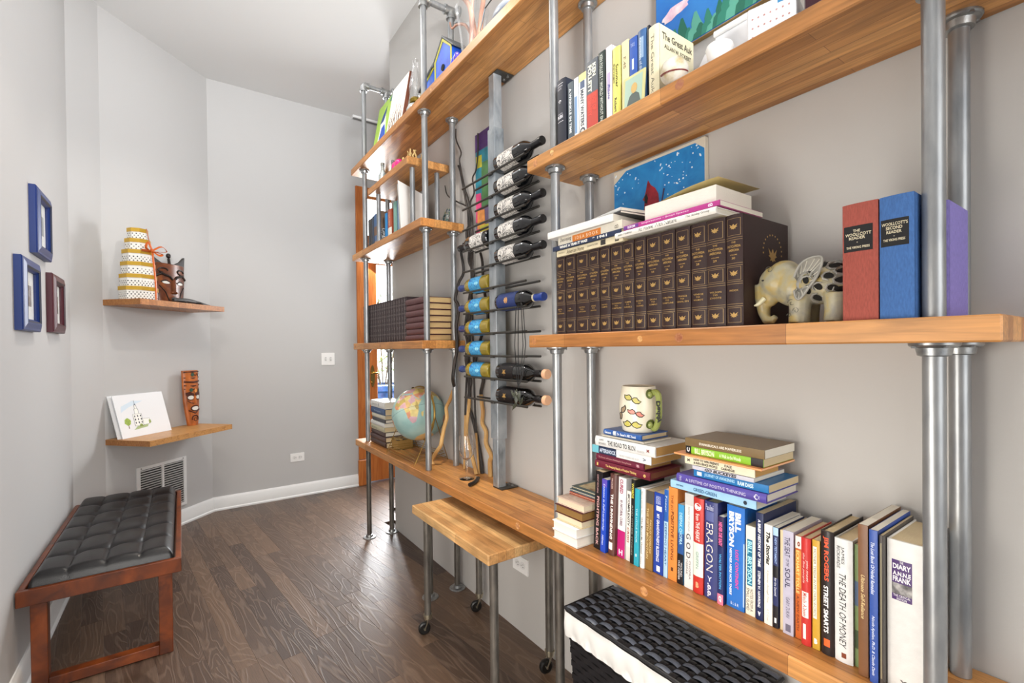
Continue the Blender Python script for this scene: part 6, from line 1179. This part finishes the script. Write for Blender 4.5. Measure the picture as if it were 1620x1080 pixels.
# lower shelf: art prints and painted mask
ZL = .7712
def print_sheet(label, a0, p0, h, w, off, art):
    t = thing('art_print', label, 'print', (*w3(a0, p0), ZL)); tl = .30
    fn = lambda a, b, d: (*w3(a0+a, p0-b*tl+d), ZL+.0005+b)
    MB().prism([(0, 0), (w, 0), (w-.0, h), (0, h)], fn, 0, .005).link('mat_board', mat('#e8e9eb', .25), t)
    if not art: return
    fill = lambda P, m, nm, d=.006: MB().prism(P, fn, .005, d).link(nm, m, t)
    fill([(.06+.022*math.cos(i*.5)*(1+.12*math.sin(i*3)), .105+.024*math.sin(i*.5)*(1+.1*math.cos(i*2))) for i in range(13)], mat('#9ab24a', .6, var=.2, vscale=60), 'painted_tree'); fill([(.058, .06), (.063, .06), (.062, .09), (.059, .09)], mat('#6a5030', .6), 'painted_trunk', .0058)
    W1 = mat('#efeee8', .5); INK = mat('#4a5058', .6)
    for P in ([(.105, .07), (.165, .07), (.165, .15), (.105, .15)], [(.12, .15), (.15, .15), (.148, .185), (.122, .185)], [(.127, .185), (.143, .185), (.141, .21), (.129, .21)], [(.165, .07), (.215, .075), (.215, .11), (.165, .115)]):
        fill(P, W1, 'painted_building', .0056); MB().tube([fn(a, b, .0060) for a, b in P+[P[0]]], .0009, 4).link('ink_outline', INK, t)
    fill([(.129, .21), (.141, .21), (.136, .222), (.134, .222)], mat('#5a6472', .5), 'painted_roof'); MB().tube([fn(.135, .222, .006), fn(.135, .243, .006)], .0008, 4).link('ink_outline', INK, t)
    for k in range(9): cx2 = .112+(k % 3)*.021; cz2 = .085+(k//3)*.022; fill([(cx2, cz2), (cx2+.007, cz2), (cx2+.007, cz2+.012), (cx2, cz2+.012)], INK, 'painted_window', .0062)
    fill([(.09, .045), (.19, .055), (.2, .07), (.12, .068)], mat('#a8b884', .6), 'painted_lawn', .0053); fill([(.135, .062), (.16, .062), (.155, .08), (.14, .08)], mat('#8c9a48', .6), 'painted_shrub', .0066); fill([(.205, .075), (.222, .08), (.22, .1), (.208, .1)], mat('#9aa860', .6), 'painted_shrub', .0064)
    fill([(.03, .17), (.09, .20), (.2, .235), (.12, .24), (.04, .21)], mat('#cfdde8', .6), 'painted_sky', .0052)
print_sheet('plain white-matted print standing behind the watercolour on the lower wall shelf', .012, .085, .285, .36, 0, False)
print_sheet('watercolour print of a white church and a green tree on the lower wall shelf', .030, .103, .285, .36, 0, True)
ORM = ramp_mat('orange_carved_wood', [(.3, '#8c4a1e'), (.6, '#c06a2c'), (.8, '#d08040')], 14, .35, 4, 1, (1, 1, .4), .05); BRN = mat('#4a2418', .4)
face_mask('painted_tiki_mask', 'tall narrow orange and brown carved mask on the lower wall shelf', .61, ZL, .135, .43, .06, ORM, [
 ('carved_band', 'tube', [(-.98, .80), (-.5, .79), (0, .785), (.5, .79), (.98, .80)], .007, BRN), ('carved_band', 'tube', [(-.98, .73), (0, .715), (.98, .73)], .006, BRN), ('carved_band', 'tube', [(-.98, .87), (0, .86), (.98, .87)], .005, BRN), ('carved_band', 'tube', [(-.98, .97), (0, .975), (.98, .97)], .007, BRN), ('carved_band', 'tube', [(-.98, .665), (0, .655), (.98, .665)], .004, BRN),
 ('green_inlay', 'poly', ell(-.35, .645, .22, .035), .004, mat('#2f4a38', .4)), ('green_inlay', 'poly', ell(-.1, .925, .22, .035), .004, mat('#2f4a38', .4)), ('green_inlay', 'poly', ell(.75, .635, .15, .03), .004, mat('#2f4a38', .4)), ('orange_boss', 'poly', ell(.2, .63, .2, .035), .005, mat('#e09048', .4)),
 ('zigzag', 'tube', [(.1, .94), (.3, .895), (.5, .94), (.7, .895), (.9, .94)], .003, BRN), ('brow', 'poly', [(-.95, .60), (-.5, .615), (-.05, .575), (-.1, .53), (-.5, .565), (-.9, .54)], .005, BRN), ('brow', 'poly', [(.95, .60), (.5, .615), (.05, .575), (.1, .53), (.5, .565), (.9, .54)], .005, BRN),
 ('eye', 'poly', ell(-.45, .51, .33, .036), .005, PEARL), ('eye', 'poly', ell(.5, .51, .3, .036), .005, PEARL), ('eye_rim', 'tube', ell(-.45, .51, .36, .042, 14)+[(-.09, .51)], .0035, BRN), ('eye_rim', 'tube', ell(.5, .51, .34, .042, 14)+[(.84, .51)], .0035, BRN),
 ('nose', 'tube', [(.02, .54), (.02, .46), (.03, .40)], .012, ORM), ('mouth', 'poly', ell(.05, .31, .5, .035), .005, PEARL), ('lip', 'tube', ell(.05, .31, .55, .045, 16)+[(.60, .31)], .005, BRN), ('cheek_line', 'tube', [(-.8, .46), (-.5, .42), (-.1, .40)], .003, BRN), ('cheek_line', 'tube', [(-.8, .28), (0, .22), (.8, .28)], .005, BRN), ('chin_scroll', 'tube', ell(0, .12, .5, .06, 14, -.5, 3.7), .005, BRN), ('chin_scroll', 'tube', ell(0, .11, .25, .03, 12), .003, BRN)],
 lambda v: .62+.38*min(1, v/.45)**.8, .05)
# return-air grille
vg = thing('return_air_grille', 'white louvred return-air grille in the wall below the lower shelf', 'vent', (*w3(.22, 0), .15))
def vf(a, b, d): return (*w3(.205+a, d), .15+b)
g = MB()
for P in ([(0, 0), (.40, 0), (.40, .022), (0, .022)], [(0, .355), (.40, .355), (.40, .378), (0, .378)], [(0, .022), (.025, .022), (.025, .355), (0, .355)], [(.375, .022), (.40, .022), (.40, .355), (.375, .355)], [(.192, .022), (.208, .022), (.208, .355), (.192, .355)]): g.prism(P, vf, .0005, .010)
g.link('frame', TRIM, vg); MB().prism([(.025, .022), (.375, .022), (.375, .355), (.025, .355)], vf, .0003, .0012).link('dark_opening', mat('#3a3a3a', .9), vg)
for c0, c1 in ((.025, .192), (.208, .375)):
    for k in range(19):
        z = .026+k*.0175; m = MB(); m.add([vf(c0, z, .0015), vf(c1, z, .0015), vf(c1, z+.009, .009), vf(c0, z+.009, .009), vf(c0, z+.001, .0015), vf(c1, z+.001, .0015), vf(c1, z+.0102, .009), vf(c0, z+.0102, .009)], [(0, 1, 2, 3), (4, 7, 6, 5), (0, 3, 7, 4), (1, 5, 6, 2), (3, 2, 6, 7), (0, 4, 5, 1)]); m.link('louvre_slat', TRIM, vg)
for a, b in ((.03, .367), (.37, .367)): MB().cyl(vf(a, b, .010), vf(a, b, .0125), .004, n=10).link('screw', mat('#6a6a6a', .4, .5), vg)

# ================================================================== PICTURE FRAMES on left wall
def frame(label, y0, y1, z0, z1, col, dark, art):
    X0 = -.5446; t = thing('picture_frame', label, 'picture frame', (X0, (y0+y1)/2, z0)); d1, d2 = .032, .018
    def ring(mb, m0, x0, m1, x1):
        A = [(y0+m0, z0+m0), (y1-m0, z0+m0), (y1-m0, z1-m0), (y0+m0, z1-m0)]; B = [(y0+m1, z0+m1), (y1-m1, z0+m1), (y1-m1, z1-m1), (y0+m1, z1-m1)]
        mb.add([(x0, *p) for p in A]+[(x1, *p) for p in B], [(i, (i+1) % 4, 4+(i+1) % 4, 4+i) for i in range(4)])
    g = MB(); prof = [(0, X0), (0, X0+.022), (.004, X0+.026), (.012, X0+.028), (.030, X0+.034), (.036, X0+.034), (.036, X0+.030), (.042, X0+.028), (.050, X0+.020), (.050, X0+.012)]
    for (a, b), (c, d) in zip(prof, prof[1:]): ring(g, a, b, c, d)
    g.add([(X0, y0, z0), (X0, y1, z0), (X0, y1, z1), (X0, y0, z1)], [(0, 1, 2, 3)]); g.link('frame_moulding', mat(col, .38), t, angle=20)
    g = MB(); ring(g, .0355, X0+.0345, .0425, X0+.0295); g.link('inner_bead', mat(dark, .4), t)
    MB().box(X0+.008, X0+.012, y0+.0495, y1-.0495, z0+.0495, z1-.0495).link('mat_board', mat('#e6e6e2', .6), t)
    ym, zm = (y0+y1)/2, (z0+z1)/2; MB().box(X0+.012, X0+.0128, ym-.055, ym+.055, zm-.045, zm+.045).link('small_picture', art, t)
    MB().box(X0+.0155, X0+.0165, y0+.0495, y1-.0495, z0+.0495, z1-.0495).link('glass', PANE, t)
ART1 = ramp_mat('grey_print', [(.3, '#8a8f90'), (.7, '#c4c6c4')], 12, .6); ART2 = ramp_mat('town_print', [(.3, '#4a4038'), (.5, '#8a7c74'), (.7, '#c8ccd4')], 22, .6)
frame('upper blue picture frame on the left wall', 2.945, 3.235, 1.80, 2.105, '#132c6a', '#141a34', ART1)
frame('lower blue picture frame on the left wall, nearest the camera', 2.69, 2.985, 1.445, 1.75, '#17306e', '#1c2234', ART2)
frame('burgundy picture frame on the left wall', 3.245, 3.53, 1.455, 1.752, '#4a1622', '#30141c', ART2)

# ================================================================== BENCH
bn = thing('tufted_bench', 'dark red-brown wooden bench with a black tufted leather seat against the left wall', 'bench', (-.28, 3.24, 0))
CH = ramp_mat('cherry_stain', [(.3, '#48200e'), (.6, '#753610'), (.8, '#84441a')], 4, .3, 5, .8, (3, 3, 3), .03)
x0, x1, y0, y1 = -.540, -.012, 2.600, 3.885
for nm, B in (('side_rail', (x0, x0+.022, y0+.022, y1-.022, .358, .42)), ('side_rail', (x1-.022, x1, y0+.022, y1-.022, .358, .42)), ('end_rail', (x0, x1, y0, y0+.022, .358, .42)), ('end_rail', (x0, x1, y1-.022, y1, .358, .42))): MB().box(*B, .002).link(nm, CH, bn)
MB().box(x0+.022, x1-.022, y0+.022, y1-.022, .385, .395).link('seat_board', CH, bn)
for yy in (y0+.012, y1-.058):
    for xx in (x0+.038, x1-.084): MB().box(xx, xx+.050, yy, yy+.046, .0005, .358, .002).link('leg', CH, bn)
    MB().box(x0+.088, x1-.084, yy, yy+.046, .004, .046, .002).link('foot_rail', CH, bn)
for xx in (x0+.038, x1-.084): MB().box(xx+.005, xx+.045, y0+.058, y1-.058, .006, .044, .002).link('runner', CH, bn) if False else None
LE = mat('#100e10', .34, bump=.25, bscale=260)
cx0, cx1, cy0, cy1 = x0+.027, x1-.027, y0+.027, y1-.027
def cush(u, v):
    nx, ny = 4, 6; a = u*nx; b = v*ny; fu = abs(a-round(a)); fv = abs(b-round(b)); ru, rv = round(a), round(b)
    e = min(u*(cx1-cx0), (1-u)*(cx1-cx0), v*(cy1-cy0), (1-v)*(cy1-cy0)); edge = min(1, e/.035); base = .400+.062*math.sqrt(max(0, 1-(1-edge)**2))
    sx = math.exp(-(fu/.07)**2) if 0 < ru < nx else 0; sy = math.exp(-(fv/.07)**2) if 0 < rv < ny else 0
    pil = (math.sin(math.pi*(a % 1))*math.sin(math.pi*(b % 1)))**.5 if 0 < a % 1 and 0 < b % 1 else 0
    dm = math.exp(-((fu*.12)**2+(fv*.15)**2)/(.022**2)) if (0 < ru < nx and 0 < rv < ny) else 0
    z = base+edge*(.010*pil-.0035*max(sx, sy*.8)-.012*dm)
    return (cx0+(cx1-cx0)*u, cy0+(cy1-cy0)*v, z)
g = MB().grid(cush, 96, 192); g.box(cx0+.001, cx1-.001, cy0+.001, cy1-.001, .396, .4005); g.link('cushion', LE, bn, angle=80)

# ================================================================== ROLLING TABLE
rt = thing('rolling_table', 'narrow butcher block side table on pipe legs with black casters, under the desk', 'table', (1.08, 1.79, 0))
MB().box(.898, 1.272, 1.442, 2.130, .560, .600, .003).link('top', OLDBLOCK, rt)
for x, y in ((.940, 1.472), (.940, 2.055), (1.236, 1.510), (1.236, 2.075)):
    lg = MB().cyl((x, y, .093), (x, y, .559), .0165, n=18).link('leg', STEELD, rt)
    a = R(200 if x < 1 else 215); dx, dy = math.cos(a), math.sin(a); dx, dy = -.86, .2
    wx, wy = x+dx*.018, y+dy*.018+.004
    g = MB().cyl((x, y, .085), (x, y, .095), .021, n=18).cyl((x, y, .074), (x, y, .084), .018, n=18)
    nx_, ny_ = -dy, dx; L0 = math.hypot(nx_, ny_); nx_, ny_ = nx_/L0, ny_/L0
    for s in (-1, 1): g.tube([(x+nx_*.014*s, y+ny_*.014*s, .078), (x+nx_*.015*s+dx*.008, y+ny_*.015*s+dy*.008, .055), (wx+nx_*.0145*s, wy+ny_*.0145*s, .029)], [.007, .007, .006], 8, sy=.5)
    g.cyl((wx+nx_*.017, wy+ny_*.017, .029), (wx-nx_*.017, wy-ny_*.017, .029), .0045, n=10); sub(g, 'caster_fork', mat('#b9b19c', .28, .9), lg)
    w = MB(); ax_ = Vector((nx_, ny_, 0))
    c = Vector((wx, wy, .0295)); 
    for (ra, ha), (rb_, hb) in zip([(.010, -.0105), (.022, -.0105), (.028, -.007), (.029, 0), (.028, .007), (.022, .0105)], [(.022, -.0105), (.028, -.007), (.029, 0), (.028, .007), (.022, .0105), (.010, .0105)]): w.cyl(c+ax_*ha, c+ax_*(hb if hb != ha else hb+1e-5), ra, rb_, 24, caps=False)
    w.cyl(c-ax_*.0104, c+ax_*.0104, .011, n=16); sub(w, 'wheel', mat('#161514', .35), lg)

# ================================================================== HAMPER
hp = thing('wicker_hamper', 'black woven hamper with a white satin liner under the desk board', 'hamper', (1.16, .88, 0))
hx0, hx1, hy0, hy1 = 1.040, 1.272, .60, 1.185
RAT = mat('#1b1b1e', .38); RATG = mat('#5e636e', .38, var=.15, vscale=30); LIN = mat('#dddcd8', .38, bump=.3, bscale=18, coat=.3)
def tap(z): f = (.42-z)/.42*.02; return hx0+.008+f, hx1-.008-f, hy0+.008+f, hy1-.008-f
b = MB(); a0 = tap(.42); a1 = tap(.001)
b.add([(a1[0], a1[2], .001), (a1[1], a1[2], .001), (a1[1], a1[3], .001), (a1[0], a1[3], .001), (a0[0], a0[2], .42), (a0[1], a0[2], .42), (a0[1], a0[3], .42), (a0[0], a0[3], .42)], [(0, 1, 2, 3), (0, 1, 5, 4), (1, 2, 6, 5), (2, 3, 7, 6), (3, 0, 4, 7), (4, 5, 6, 7)]); b.link('inner_shell', mat('#0f0f10', .6), hp)
# woven bands round the body
for k in range(19):
    z = .012+k*.0215; q = tap(z); P = []; ns, nl = 8, 20
    C4 = [((q[0], q[2]), (q[1], q[2]), ns, (0, -1)), ((q[1], q[2]), (q[1], q[3]), nl, (1, 0)), ((q[1], q[3]), (q[0], q[3]), ns, (0, 1)), ((q[0], q[3]), (q[0], q[2]), nl, (-1, 0))]
    top = []; 
    for (p, r_, n_, nn) in C4:
        for i in range(n_*2):
            s = i/(n_*2); o = .0035*(1 if (i//2+k) % 2 else .2)+.001; top.append((p[0]+(r_[0]-p[0])*s+nn[0]*o, p[1]+(r_[1]-p[1])*s+nn[1]*o))
    n_ = len(top); V4 = [(a, c, z) for a, c in top]+[(a, c, z+.0185) for a, c in top]
    MB().add(V4, [(i, (i+1) % n_, n_+(i+1) % n_, n_+i) for i in range(n_)]).link('woven_band', RAT, hp)
# satin liner skirt with gathered hem
def skirt(u, v):
    per = [(hx0, hy1), (hx0, hy0), (hx1, hy0), (hx1, hy1), (hx0, hy1)]; Ls = [hy1-hy0, hx1-hx0, hy1-hy0, hx1-hx0]; T = sum(Ls); s = u*T; i = 0
    while i < 3 and s > Ls[i]: s -= Ls[i]; i += 1
    s = min(s, Ls[i]); p, q = per[i], per[i+1]; f = s/Ls[i]; nn = [(-1, 0), (0, -1), (1, 0), (0, 1)][i]
    rp = .0028*math.sin(u*T*95+1.5*math.sin(u*31))*(v*1.2)+.0022*math.sin(u*T*31+v*2)+.004*math.sin(v*math.pi)
    hem = .003*math.sin(u*T*260) if v > .85 else 0
    return (p[0]+(q[0]-p[0])*f+nn[0]*(.001+abs(rp)+hem*.4), p[1]+(q[1]-p[1])*f+nn[1]*(.001+abs(rp)+hem*.4), .470-.078*v+hem*.3)
MB().grid(skirt, 420, 12).link('satin_liner', LIN, hp, angle=80)
MB().box(hx0-.001, hx1+.001, hy0-.001, hy1+.001, .462, .478, .004).link('lid_core', mat('#111113', .5), hp)
# woven lid: strands along Y over / under strands along X
nW, nC = 11, 26; wx_ = (hx1-hx0)/nW; wy_ = (hy1-hy0)/nC; zl = .482
for i in range(nW):
    xa = hx0+i*wx_; xb = xa+wx_
    def wf(u, v):
        y = hy1-(hy1-hy0)*u; ph = math.pi*(y-hy0)/wy_/2*1.0; s = math.sin(ph+(i % 2)*math.pi/1); e = 1-abs(2*v-1)**3
        return (xa+.0012+(wx_-.0024)*v, y, zl+.0045*s+.0022*e)
    MB().grid(wf, nC*4, 4).link('lid_strand', RATG, hp, angle=60)
for j in range(nC):
    ya = hy0+j*wy_
    def cf(u, v):
        x_ = hx0+(hx1-hx0)*u; k = min(nW-1, int(u*nW)); ph = math.pi*((j+.5)/2); s = -math.sin(ph+(k % 2)*math.pi)
        return (x_, ya+.001+(wy_-.002)*v, zl+.0012+.0030*s+.001*(1-abs(2*v-1)))
    MB().grid(cf, nW*3, 2).link('lid_cross_strand', RAT, hp, angle=60)
for P in ([(hx0-.002, hy0, .481), (hx0-.002, hy1, .481)], [(hx0, hy1+.002, .481), (hx1, hy1+.002, .481)], [(hx0, hy0-.002, .481), (hx1, hy0-.002, .481)]): MB().tube([P[0], tuple((Vector(P[0])+Vector(P[1]))/2), P[1]], .005, 8).link('lid_rim', RAT, hp)

# tidy helper property
for o in bpy.data.objects:
    if '_o' in o: del o['_o']
